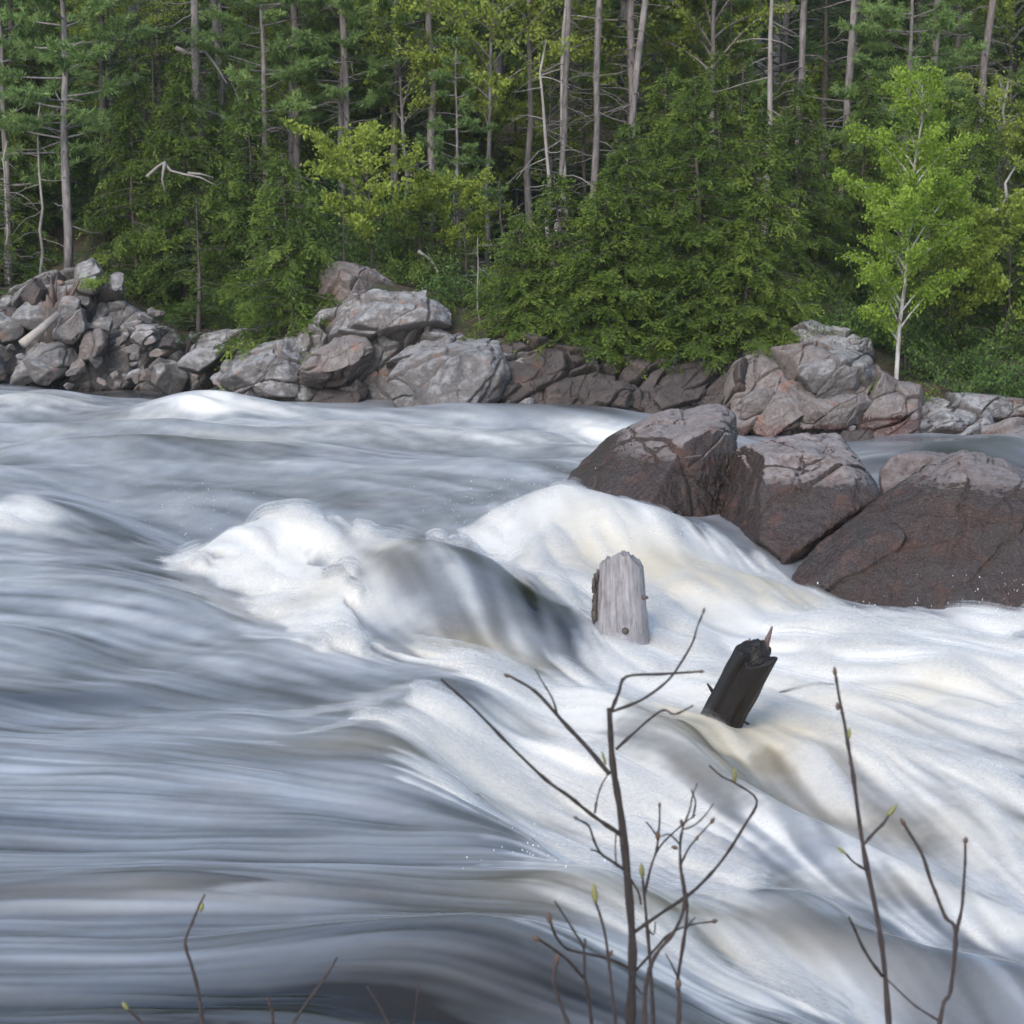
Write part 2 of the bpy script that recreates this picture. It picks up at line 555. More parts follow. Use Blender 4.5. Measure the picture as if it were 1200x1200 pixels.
L1 = lic([.036, .08, .17], 1.5, 40)
LS = lic([.045, .10, .22], .85, 18)
LM = lic([.28, .6], 1.9, 14)
L2 = lic([.5, 1.1], 4.5, 12)
near = sstep(22, 12, Y)
def along(f, n=4):
    c_ = np.cumsum(np.pad(f.reshape(NY, NX), [(0, 0), (n, n + 1)], mode='edge'), axis=1)
    return ((c_[:, 2 * n + 1:] - c_[:, :-2 * n - 1]) / (2 * n + 1)).ravel()


L1[0] = along(along(L1[0])); L1[1] = along(L1[1])
w0, w1 = sstep(15, 9, Y), sstep(22, 14, Y)
streak_f = .75 * L1[0] * w0 + .8 * L1[1] * w1 + .5 * L1[2] + .5 * (1 - w1) * L2[0]
streak_c = .7 * L2[0] + .7 * L2[1]
fibre = .8 * LS[0] * w0 + .9 * LS[1] * w1 + .7 * LS[2]
fibre /= fibre.std()
streak_f *= 1 + .7 * sstep(11, 7, Y)
streak_f /= streak_f.std(); streak_c /= streak_c.std()

# ---- height
# the drop from the upper pool to the basin below the ledge
front = line_sd([(120, 560), (215, 650), (320, 705), (430, 755), (535, 800), (470, 850), (430, 890), (520, 975), (620, 1040), (740, 1075), (900, 1230)], [0, 0, 0, -.05, -.12, -.15, -.18, -.18, -.2, -.25, -.3])
df, pf, sf = seg_dist(front)
Z = np.zeros(NV)
# basin side: right of the front line
basin = np.zeros(NV)
bp = np.vstack([front, [[3., 4.], [14., 4.], [14., 17.], [4., 17.6], [1.2, 16.6], [.2, 17.2], [-.9, 18.2]]])
sdb = poly_sd(bp)
Z -= .34 * sstep(-.9, .9, sdb)
Z -= .22 * sstep(0, 1, (X * .6 - (Y - 10) * .8 - .5) / 4.) * sstep(0, 1.2, sdb)        # falls on downstream
Z -= .35 * sstep(0, 5, X - .2) * sstep(17.5, 22, Y)                                    # channel behind the boulders
# long waves of the upper river
Z += .085 * fbm2(X * .42, Y * .75 + 3, 3) * (1 - sstep(-.5, .5, sdb)) * sstep(6, 12, Y)
Z += .26 * (np.abs(fbm2(X * .35 + 7, Y * .5, 2)) - .3) * sstep(17, 24, Y)
Z += .02 * fbm2(X * 1.1, Y * 2.2, 3)
Z += .26 * gauss(245, 476, .15, .8, .9) + .15 * gauss(300, 480, .1, 1.8, .7) + .16 * gauss(30, 470, .1, 1.5, .9)
Z += .22 * gauss(20, 585, .15, .35, .35) + .14 * gauss(250, 505, .1, 1.4, .6)
Z += .055 * gauss(30, 1022, .05, 1.0, .15) + .05 * gauss(260, 1028, .05, .45, .13) - .03 * gauss(60, 1062, .0, 1.0, .14)
Z += .07 * gauss(20, 790, .03, .7, .22) - .04 * gauss(30, 830, 0, .7, .2)
Z -= .06 * gauss(60, 800, 0, .7, .35)
# foaming wave in front of the sunken rock
crest = line_sd([(235, 605), (290, 590), (360, 595), (430, 615), (500, 650), (550, 700), (585, 760)], [.28, .42, .46, .46, .36, .12, -.1])
d, pr, sd_ = seg_dist(crest)
wv = np.exp(-.5 * (d / np.where(sd_ < 0, .42, .95)) ** 2)
Z += wv * np.interp(pr, [0, .15, .35, .6, .8, 1], [.12, .62, .72, .64, .48, .10])
# the sunken rock under a glassy sheet
dome = gauss(520, 665, .40, .75, .85, R(-25))
Z += .21 * gauss(490, 655, .38, .60, .90, R(-32)) + .06 * dome
dome2 = gauss(600, 705, .15, .42, .75, R(-20))
Z += .09 * dome2
# the pour against the big boulder
pour = line_sd([(560, 600), (650, 572), (730, 595), (800, 632), (880, 662), (960, 695)], [.18, .34, .28, .16, .04, -.12])
d, pr, sd_ = seg_dist(pour)
wp = np.exp(-.5 * (d / np.where(sd_ < 0, .85, .55)) ** 2)
pour_h = wp * np.interp(pr, [0, .2, .4, .6, .8, 1], [.10, .42, .42, .36, .26, .06])
Z += pour_h
# the foam front that rears in front of the two logs
f2 = line_sd([(590, 790), (500, 830), (455, 865), (500, 915), (600, 985), (690, 1020)], [-.02, .02, .0, -.02, -.08, -.12])
d2, pr2, sd2 = seg_dist(f2)
Z += .24 * np.exp(-.5 * (d2 / .32) ** 2) * np.interp(pr2, [0, .3, .6, 1], [.7, 1, .8, .45])
Z += .12 * gauss(620, 840, -.1, .8, .6) - .10 * gauss(735, 760, -.3, .6, .6) + .13 * gauss(730, 772, -.25, .38, .16) + .09 * gauss(692, 757, -.25, .12, .2) + .08 * gauss(826, 852, -.2, .14, .16)
# the straight ridge where the two currents meet
rid = line_sd([(700, 830), (830, 888), (930, 950), (1050, 1010), (1200, 1080), (1330, 1130)], [-.2, -.22, -.28, -.34, -.4, -.45])
d3, pr3, sd3 = seg_dist(rid)
Z += .15 * np.exp(-.5 * (d3 / .20) ** 2)
Z -= .16 * np.exp(-.5 * ((d3 - .35) / .3) ** 2) * (sd3 > 0) * np.interp(pr3, [0, .1, .25, 1], [0, .2, 1, 1])
# lumps in the lower right
Z += .20 * gauss(1060, 795, -.2, .9, .6) + .15 * gauss(960, 745, -.25, .7, .6) + .14 * gauss(1180, 760, -.25, .7, .6)
Z += .12 * gauss(1000, 870, -.3, .8, .4, R(-20))
Z += .22 * gauss(940, 1090, -.35, .30, .26) + .26 * gauss(1080, 1120, -.3, .45, .16) - .10 * gauss(1040, 1180, -.45, .5, .2)
Z += .17 * gauss(570, 1150, -.05, .42, .24) + .05 * gauss(400, 1120, -.02, .40, .14) + .12 * gauss(720, 1130, -.3, .4, .25)

# the water rounds off every crease


def blur(f, n, p=2):
    G = f.reshape(NY, NX)
    for _ in range(p):
        for ax_ in (0, 1):
            pad = [(n, n + 1) if k == ax_ else (0, 0) for k in (0, 1)]
            c_ = np.cumsum(np.pad(G, pad, mode='edge'), axis=ax_)
            G = (np.take(c_, np.arange(2 * n + 1, c_.shape[ax_]), axis=ax_) - np.take(c_, np.arange(0, c_.shape[ax_] - 2 * n - 1), axis=ax_)) / (2 * n + 1)
    return G.ravel()


Z = blur(Z, 5)

# ---- foam amount
foam = .355 - .15 * sstep(9.6, 6.9, Y)
warp = .17 * fbm2(X * 2.3, Y * 2.3, 4) + .16 * fbm2(X * .9 + 3, Y * .7, 2) + .035 * LS[0] + .045 * LS[1] + .05 * LS[2]


def patch(pts, z, soft, amt, wgt=1.0):
    global foam
    sdv = poly_sd(line_sd(pts, z)) + warp * wgt
    foam = np.maximum(foam, amt * sstep(-soft, soft, sdv))


# crest foam of the left wave
patch([(208, 640), (235, 590), (300, 580), (375, 585), (400, 640), (430, 705), (500, 752), (620, 798), (560, 822), (475, 785), (390, 762), (318, 730), (270, 690)],
      [.05, .3, .45, .48, .40, .25, .08, -.1, -.15, -.05, 0, 0, .05], .14, 1.0)
patch([(350, 580), (440, 590), (520, 640), (610, 715), (650, 770), (620, 798), (500, 752), (430, 705), (380, 650)], [.48, .46, .42, .2, -.1, -.1, .08, .25, .42], .38, .66)
# the pour
patch([(505, 650), (540, 600), (640, 566), (700, 560), (800, 600), (900, 642), (1010, 705), (1210, 715), (1260, 880), (1060, 830), (900, 880), (820, 880), (760, 850), (640, 900), (560, 985), (440, 905), (470, 845), (600, 790), (690, 765), (640, 700)],
      [0, .15, .35, .3, .16, 0, -.25, -.3, -.3, -.3, -.25, -.25, -.2, -.15, -.15, -.05, -.0, -.15, -.3, -.1], .16, 1.0)
# fading tail of the foam front
patch([(440, 900), (700, 850), (880, 920), (1220, 1080), (1220, 1120), (900, 1010), (760, 1060), (640, 1045), (560, 985)], -.18, .26, .90)
patch([(1020, 730), (1230, 740), (1230, 1060), (1050, 985), (900, 880)], -.3, .35, .84)
patch([(600, 1110), (760, 1080), (900, 1130), (880, 1215), (700, 1215)], -.35, .2, .72)
patch([(600, 1180), (720, 1190), (900, 1190), (900, 1240), (600, 1240)], -.35, .12, .8)
foam = np.maximum(foam, .80 * gauss(548, 742, .08, .34, .30, R(-20)))
foam = np.maximum(foam, .60 * gauss(620, 765, -.15, .25, .25))
foam = np.maximum(foam, .85 * np.exp(-.5 * (d3 / .12) ** 2) * np.interp(pr3, [0, .15, 1], [0, 1, .9]))
# whitecaps upstream
for (px, py, z, sx, sy, a) in ((240, 478, .2, .35, .5, .8), (290, 482, .15, .9, .35, .5), (20, 470, .15, 1.2, .6, .55), (185, 492, .05, .8, .5, .5), (20, 590, .18, .32, .3, .85), (420, 505, .05, 1.5, .6, .35),
                               (130, 500, .05, 1.0, .5, .4), (560, 515, 0, 2.2, .5, .35), (715, 515, 0, .45, .8, .95), (690, 505, 0, .5, .8, .6), (640, 545, 0, 1.2, .5, .3), (1000, 530, -.3, .6, .6, .45),
                               (920, 1150, -.4, .3, .3, .4), (1060, 1110, -.38, .5, .12, .5)):
    foam = np.maximum(foam, a * gauss(px, py, z, sx, sy) + .22)
foam += .05 * sstep(-1.2, 1.2, streak_c) * sstep(9, 14, Y) + .02 * sstep(16, 24, Y)
foam *= 1 - .35 * sstep(2.5, 4., X) * sstep(20, 22, Y)
# clear places: the glassy sheet and the dark slicks
clear = .26 * gauss(570, 695, .22, .50, .40, R(-38)) + .6 * gauss(635, 740, -.05, .22, .35)
clear += 1.7 * gauss(520, 1185, -.02, .66, .21) + .9 * gauss(330, 1195, -.02, .5, .14) + .95 * gauss(450, 1135, -.1, .60, .12) + .95 * (gauss(60, 1052, 0, .95, .06) + gauss(250, 1046, 0, .6, .045)) * sstep(-.6, .5, streak_f + .5 * L1[2]) + .75 * gauss(40, 805, 0, .6, .16) + .35 * gauss(330, 900, -.05, .8, .2)
clear += .65 * gauss(1050, 1165, -.5, .8, .16) + .45 * gauss(930, 945, -.35, .35, .14, R(-25)) + .35 * gauss(880, 1080, -.4, .25, .2)
# foam thins out along the far bank, leaving a darker edge
r_ = X / Y
foam *= 1 - .75 * sstep(1.6, .4, shore(r_) - Y) * (1 - sstep(.02, .1, r_))


def advect(fld, length, steps=9):
    """the current carries the foam on: tails on the downstream side"""
    G = fld.reshape(NY, NX); acc = fld.copy(); wsum = 1.0
    x = X.astype(np.float32).copy(); y = Y.astype(np.float32).copy()
    jj = np.arange(NY)
    for k in range(steps):
        f_ = flow_at(x, y)
        x = x - length / steps * f_[:, 0]; y = y - length / steps * f_[:, 1]
        u = np.clip((x / y - ra[0]) / (ra[1] - ra[0]), 0, NX - 1.01); i = u.astype(np.int32); fu = u - i
        v_ = np.clip(np.interp(y, ydep, jj), 0, NY - 1.01); j = v_.astype(np.int32); fv = v_ - j
        val = (G[j, i] * (1 - fu) + G[j, i + 1] * fu) * (1 - fv) + (G[j + 1, i] * (1 - fu) + G[j + 1, i + 1] * fu) * fv
        w = 1 - k / steps
        acc += w * val; wsum += w
    return acc / wsum


foam = np.clip(foam, 0, 1)
foam = .45 * foam + .55 * advect(foam, .8)
clear *= .5 + .6 * sstep(-1.2, .5, .7 * LM[1] + .6 * streak_f)
foam *= 1 - np.clip(clear, 0, .985)
foam += (.11 * streak_f + .09 * L1[2]) * gauss(560, 690, .22, .60, .50, R(-35))
solid = sstep(.6, .95, foam)
foam = np.clip(foam + (.22 * fbm2(X * 5.5, Y * 5.5, 4) + .15 * fibre + .05 * streak_f) * 4 * np.clip(foam - .3, 0, 1) * (1 - foam), 0, 1)

# ---- beige, tea-coloured thickness of falling water
tint = np.zeros(NV)
for (px, py, z, sx, sy, ro, a) in ((800, 650, .1, .8, .45, R(-25), .9), (900, 690, -.1, .6, .35, R(-25), .7), (550, 748, .05, .30, .22, 0, 1.), (585, 765, -.05, .3, .25, 0, .8), (690, 600, .3, .3, .5, 0, .5), (900, 870, -.3, .5, .5, 0, .8),
                                   (840, 850, -.25, .3, .4, 0, .7), (1000, 960, -.4, .6, .25, R(-20), .6), (1100, 830, -.3, .6, .4, 0, .5), (740, 700, -.1, .7, .5, 0, .35), (660, 900, -.15, .7, .5, 0, .3), (780, 1140, -.35, .6, .3, 0, .8),
                                   (400, 640, .45, .5, .3, 0, .5), (250, 515, .1, .8, .4, 0, .6), (1100, 1060, -.4, .8, .12, R(-15), .4), (420, 905, -.1, .4, .15, 0, .4), (300, 470, .1, .7, .5, 0, .3), (520, 1185, -.02, .6, .25, 0, .07), (60, 1052, 0, .9, .1, 0, .15)):
    tint += a * gauss(px, py, z, sx, sy, ro)
tint = np.clip(tint, 0, 1)

# ---- turbulence on the foam, silk on the rest
turb = solid * (1 - .55 * wp) * (1 - np.exp(-.5 * (d3 / .3) ** 2))
Z += turb * (.024 * LM[0] + .026 * LM[1] + .014 * LS[2] + .007 * LS[1] * w1 + .0035 * LS[0] * w0)
Z += solid * (.004 * streak_f + .010 * L1[2])
Z += (1 - solid) * (.0022 * streak_f * near + .008 * streak_c * sstep(8, 16, Y) + .004 * L1[2])
v = np.stack([X, Y, Z], -1)
ii = (np.arange(NY - 1)[:, None] * NX + np.arange(NX - 1)[None, :]).ravel()
quads = np.stack([ii, ii + 1, ii + 1 + NX, ii + NX], -1)
mw, nt, out = new_mat('river_water')
P = nd(nt, 'ShaderNodeNewGeometry').outputs['Position']
fo = attr(nt, 'foam'); sf_ = attr(nt, 'streak'); ti = attr(nt, 'tint'); sc_ = attr(nt, 'broad')
fine = noise(nt, P, 22., 6, .75, .6)
fib = attr(nt, 'fibre')
f = mth(nt, 'MULTIPLY_ADD', sf_, .044, fo)
f = mth(nt, 'MULTIPLY_ADD', fib, mth(nt, 'MULTIPLY', fo, .085), f)
f = mth(nt, 'MULTIPLY_ADD', sc_, .048, f)
f = mth(nt, 'MULTIPLY_ADD', mth(nt, 'SUBTRACT', fine, .5), mth(nt, 'MULTIPLY', fo, .34), f)
f = ramp(nt, f, [(0.0, 0.), (.2, .16), (.5, .46), (.8, .82), (1., 1.)])
mott = ramp(nt, noise(nt, nd(nt, 'ShaderNodeMapping', {'Vector': P, 'Scale': (.6, 1., 1.)}).outputs[0], 2.4, 5, .6, 1.), [(.40, 0.), (.66, 1.)])
ti2 = mth(nt, 'MULTIPLY_ADD', mott, .22, mth(nt, 'MULTIPLY', ti, .9), clamp=True)
foam_w = mixc(nt, ramp(nt, fo, [(.35, 0.), (.75, 1.)]), (.69, .735, .79), (.78, .765, .725))  # thin foam tinted blue: sky colour on the water put into it
foam_c = mixc(nt, ti2, foam_w, (.63, .56, .43))
foam_b = nd(nt, 'ShaderNodeBsdfPrincipled', {'Base Color': foam_c, 'Roughness': .7, 'Specular IOR Level': .2})
wat_c = mixc(nt, ti, (.016, .017, .019), (.17, .135, .08))
wat_b = nd(nt, 'ShaderNodeBsdfPrincipled', {'Base Color': wat_c, 'Roughness': .13, 'IOR': 1.33, 'Specular IOR Level': .5})
mx = nd(nt, 'ShaderNodeMixShader', {0: f, 1: wat_b.outputs[0], 2: foam_b.outputs[0]})
nt.links.new(mx.outputs[0], out.inputs[0])
# the same water runs on to both sides
rv, rq, rat, n0 = [v], [quads], {'foam': [foam], 'streak': [streak_f], 'fibre': [fibre], 'broad': [streak_c], 'tint': [tint]}, NV
NE = 60
for sgn, col_ in ((-1, 0), (1, NX - 1)):
    k_ = np.linspace(0, 1, NE)[None, :]
    ex = sgn * (.42 + 2.4 * k_ ** 1.6) * ydep[:, None]; ey = np.repeat(ydep[:, None], NE, 1)
    ez = np.repeat(Z.reshape(NY, NX)[:, col_][:, None], NE, 1) + .05 * k_ * fbm2(ex * .5, ey * .9, 3)
    rv.append(np.stack([ex, ey, ez], -1).reshape(-1, 3))
    for nm, arr in (('foam', foam), ('streak', streak_f), ('fibre', fibre), ('broad', streak_c), ('tint', tint)):
        rat[nm].append(np.repeat(arr.reshape(NY, NX)[:, col_][:, None], NE, 1).ravel())
    i_ = (np.arange(NY - 1)[:, None] * NE + np.arange(NE - 1)[None, :]).ravel() + n0
    q_ = np.stack([i_, i_ + 1, i_ + 1 + NE, i_ + NE], -1)
    rq.append(q_ if sgn > 0 else q_[:, ::-1]); n0 += NY * NE
river = obj('river', mesh_np('river', np.vstack(rv), [np.vstack(rq)], {k_: np.concatenate(a_) for k_, a_ in rat.items()}, True), mw)
tag(river, kind='structure')
ZG = Z.reshape(NY, NX)


def water_z(x, y):
    r = x / y
    i = int(np.clip((r - ra[0]) / (ra[1] - ra[0]), 0, NX - 1)); j = int(np.clip(np.searchsorted(ydep, y), 0, NY - 1))
    return float(ZG[j, i])



def hit(px, py):
    """where the line of sight meets the river"""
    d = ray(px, py)
    for t in np.arange(6., 34., .04):
        q = np.array([0, 0, CAM_H]) + d * t
        if q[2] < water_z(q[0], q[1]): return q
    return q


# ------------------------------------------------------------------ rocks
_ico = {}


def ico(k):
    if k not in _ico:
        bm = bmesh.new(); bmesh.ops.create_icosphere(bm, subdivisions=k, radius=1)
        bm.verts.ensure_lookup_table()
        _ico[k] = (np.array([q.co[:] for q in bm.verts]), np.array([[q.index for q in f.verts] for f in bm.faces]))
        bm.free()
    return _ico[k]


def hull_planes(pts):
    bm = bmesh.new()
    for p in pts: bm.verts.new(p)
    bmesh.ops.convex_hull(bm, input=bm.verts)
    bm.normal_update()
    c = np.mean(pts, axis=0)
    pl = []
    for f in bm.faces:
        n = np.array(f.normal[:]); q = np.array(f.verts[0].co[:])
        d = n @ (q - c)
        if d < 0: n, d = -n, -d
        if d > 1e-4 and f.calc_area() > 1e-6: pl.append((n, d))
    bm.free()
    return c, np.array([a for a, _ in pl]), np.array([b for _, b in pl])


def worley(p, seed):
    i0 = np.floor(p).astype(int); f1 = np.full(len(p), 9.); f2 = np.full(len(p), 9.); cid = np.zeros(len(p)); cv = np.zeros((len(p), 3))
    for dx in (-1, 0, 1):
        for dy in (-1, 0, 1):
            for dz in (-1, 0, 1):
                c = i0 + (dx, dy, dz)
                hsh = _P[_P[_P[(c[:, 0] + seed) & 255] + (c[:, 1] & 255)] + (c[:, 2] & 255)]
                jit = np.stack([_P[hsh], _P[hsh + 71], _P[hsh + 139]], -1) / 255.
                v_ = c + jit - p; d_ = np.linalg.norm(v_, axis=1)
                nw = d_ < f1
                f2 = np.where(nw, f1, np.minimum(f2, d_)); f1 = np.where(nw, d_, f1)
                cid = np.where(nw, hsh, cid); cv = np.where(nw[:, None], v_, cv)
    return f1, f2, cid.astype(int), cv


def rock_mesh(name, pts, k=6, amp=1.0, sharp=16, seed=0, cracks=(), wet_z=(0, .3), extra=3, frac=0.):
    c, Nn, Dd = hull_planes(pts)
    lr = np.random.default_rng(seed + 100)
    size = np.ptp(np.asarray(pts), axis=0).mean()
    D, F = ico(k)
    if extra:      # chipped corners
        en = unit(lr.normal(size=(extra, 3)))
        r0 = 1. / np.max(np.maximum(en @ Nn.T, 1e-6) / Dd, axis=1)
        Nn = np.vstack([Nn, en]); Dd = np.concatenate([Dd, r0 * lr.uniform(.84, .965, extra)])
    s = np.maximum(D @ Nn.T, 0) / Dd
    mxs = s.max(1, keepdims=True)
    r = 1. / (mxs[:, 0] * (np.sum((s / mxs) ** sharp, axis=1)) ** (1. / sharp))
    V = D * r[:, None]
    n = unit(D / np.maximum(np.ptp(V, axis=0), 1e-3) ** 1.0)
    q = V + c
    so_ = lr.random(3) * 50
    h = .034 * size * fbm3(q / (size * .45) + so_, 3) + .007 * size * perlin3(q / (size * .14) + so_)
    h += .0055 * size * fbm3(q / (size * .05) + so_, 4, .6)
    # stepped fracture: quantised noise makes ledges
    st = fbm3(q / (size * .38) + so_ + 9, 2) * 3
    h += .014 * size * (np.floor(st) + sstep(.42, .58, st - np.floor(st))) * .5
    if frac:
        ca, sa = math.cos(R(33)), math.sin(R(33))
        rot = np.stack([q[:, 0] * ca + q[:, 2] * sa, q[:, 1], -q[:, 0] * sa + q[:, 2] * ca], -1) + .05 * np.stack([fbm3(q * 2 + 3, 2), fbm3(q * 2 + 40, 2), fbm3(q * 2 + 80, 2)], -1)
        for sc, am in (((1.3, 1.1, .5), .20), ((.42, .4, .22), .035)):
            f1, f2, cid, cv = worley(rot / np.array(sc), seed)
            h += frac * am * ((_P[cid] / 255. - .5) * 1.0 + (_P[cid + 90] / 255. - .5) * 1.4 * cv[:, 2] - .5 * np.exp(-((f2 - f1) / .03) ** 2))
    for (cn, cd, wdt, dep) in cracks:
        cn = unit(np.array(cn, float))
        dist = (q - np.array(cd)) @ cn + .09 * fbm3(q * 1.9 + 3, 3)
        h -= dep * np.exp(-(dist / wdt) ** 2)
    V = V + n * h[:, None] * amp
    wv_ = V + c
    me = mesh_np(name, V, [F], {'wet': V[:, 2] * 0}, True)
    nn = np.zeros(len(V) * 3, dtype=np.float32); me.vertices.foreach_get('normal', nn)
    nzv = nn.reshape(-1, 3)[:, 2]
    wet = 1 - sstep(wet_z[0], wet_z[1], wv_[:, 2] + .45 * sstep(.35, .85, nzv))      # wet low down and on steep faces; upturned faces left drier
    me.attributes['wet'].data.foreach_set('value', wet.astype(np.float32))
    return me, c


def rock(name, pts, mat, label, cat='rock', group=None, **kw):
    me, c = rock_mesh(name, pts, **kw)
    o = obj(name, me, mat, None, c)
    return tag(o, label, cat, group)


def outl(outline, y, th, tilt=0.0, back=.75, fr=.72):
    """points of a rock: its outline at distance y, a smaller front face nearer, a back farther"""
    ou = np.array(outline, float); cx, cy = ou.mean(0)
    pts = []
    ymin, ymax = ou[:, 1].min(), ou[:, 1].max()
    for px, py in ou:
        k = (ymax - py) / max(ymax - ymin, 1)            # 1 at the top
        pts.append(on_y(px, py, y + tilt * k))
        pts.append(on_y(cx + (px - cx) * fr, cy + (py - cy) * fr + 2, y - th * .5 + tilt * k))
        b = on_y(cx + (px - cx) * back, cy + (py - cy) * back, y + th + tilt * k)
        pts.append(b)
    return np.array(pts)


# the big boulders in the river
def P3(*a): return np.array([on_y(px, py, y) for px, py, y in a])


bl = P3((664, 568, 19.6), (722, 528, 19.7), (775, 490, 20.0), (842, 473, 20.4), (862, 488, 20.3), (846, 512, 18.6), (775, 516, 18.9), (705, 548, 19.0), (690, 660, 18.2), (760, 705, 17.0), (875, 750, 16.2), (852, 555, 17.8), (640, 620, 19.9),
        (700, 520, 22.0), (800, 484, 22.4), (862, 492, 22.0), (870, 600, 21.6), (680, 600, 22))
rock('boulder', bl, M_boulder, 'brown granite boulder with pale sloping top at the left end of the rock pile', 'boulder', 'boulders in the river',
     k=8, amp=.7, sharp=60, seed=3, wet_z=(.75, 1.25), extra=6, frac=.28, cracks=[((1, .5, .12), on_y(838, 560, 18), .025, .06), ((.5, 0, .9), on_y(800, 560, 18.3), .02, .03)])
bm_ = P3((838, 560, 18.4), (858, 515, 18.8), (880, 500, 19.4), (930, 496, 19.6), (985, 506, 19.4), (1020, 524, 19.0), (1038, 552, 18.5), (1034, 580, 17.4), (960, 790, 15.6), (850, 770, 16.1), (846, 570, 17.5), (890, 530, 17.8), (930, 527, 17.8), (1000, 545, 17.6),
         (1050, 700, 17.2), (860, 520, 21.2), (1030, 535, 21.0), (950, 510, 21.4), (1040, 640, 21), (850, 640, 21))
rock('boulder', bm_, M_boulder, 'rounded reddish boulder with pale speckled crown in the middle of the rock pile', 'boulder', 'boulders in the river',
     k=8, amp=.7, sharp=50, seed=8, wet_z=(.65, 1.15), extra=7, frac=.28, cracks=[((.75, .2, -.6), on_y(930, 590, 17.2), .02, .04)])
br_ = P3((1028, 588, 17.2), (1075, 556, 17.0), (1128, 522, 17.2), (1165, 528, 17.4), (1220, 556, 17.4), (1330, 600, 17.4), (1380, 640, 16.8), (1370, 800, 15.8), (1200, 800, 14.9), (1000, 800, 15.3), (890, 760, 15.9), (915, 680, 16.3), (950, 645, 16.6), (1028, 588, 16.8), (1120, 560, 16.3), (1200, 570, 16.2), (1115, 690, 15.45),
         (1080, 550, 18.6), (1170, 542, 18.8), (1340, 600, 19.0), (1350, 700, 19.5), (1000, 690, 19))
rock('boulder', br_, M_boulder, 'big dark wet angular boulder at the right edge with peaked top', 'boulder', 'boulders in the river',
     k=8, amp=.7, sharp=60, seed=15, wet_z=(.75, 1.3), extra=6, frac=.28, cracks=[((.8, .1, -.5), on_y(1100, 640, 16.), .02, .04), ((.2, .2, .9), on_y(1100, 600, 16.), .02, .03)])
rock('boulder', P3((1030, 556, 19.2), (1045, 536, 19.4), (1075, 530, 19.8), (1130, 527, 19.8), (1150, 535, 19.4), (1100, 552, 18.6), (1040, 590, 18.4), (1040, 545, 20.6), (1140, 545, 20.6), (1150, 620, 20.4), (1040, 640, 20)), M_boulder,
     'low pale slab wedged between the round boulder and the peaked dark one', 'boulder', 'boulders in the river', k=7, amp=.8, sharp=40, seed=21, wet_z=(-.6, -.2), extra=4)
rock('boulder', P3((925, 690, 16.2), (960, 632, 16.6), (1032, 588, 16.7), (1062, 640, 15.8), (1115, 722, 15.2), (1000, 790, 15.1), (905, 770, 15.7), (1000, 650, 15.9), (1040, 610, 17.6), (1100, 700, 17.), (930, 700, 17.4), (930, 780, 17)), M_boulder,
     'dark purplish wedge of rock at the foot of the round boulder and the peaked one', 'boulder', 'boulders in the river', k=7, amp=.8, sharp=46, seed=27, wet_z=(1.5, 2.), extra=4, frac=.4)
# sunken rock just showing through the glassy sheet
rock('sunken_rock', P3((440, 660, 14.6), (500, 655, 14.7), (600, 710, 14.4), (660, 770, 14.0), (560, 770, 13.2), (470, 720, 13.8), (500, 800, 13.6), (620, 800, 13.8), (500, 700, 15.6), (640, 740, 15.2)), M_rockdark,
     'rounded rock under the smooth sheet of water beside the left breaking wave', 'rock', k=6, amp=.4, seed=31, wet_z=(5, 6)).location.z -= .12

# ---- rocks of the far bank
def brock(outline, y, th, label, mat=None, k=6, seed=0, tilt=.4, group='rocks along the far bank', amp=1., sharp=44, extra=10, cat='rock', name='bank_rock', **kw):
    return rock(name, outl(outline, y, th, tilt), mat or M_rockfar, label, cat, group, k=k, seed=seed, amp=amp, sharp=sharp, extra=extra, wet_z=(-.25, .12), **kw)


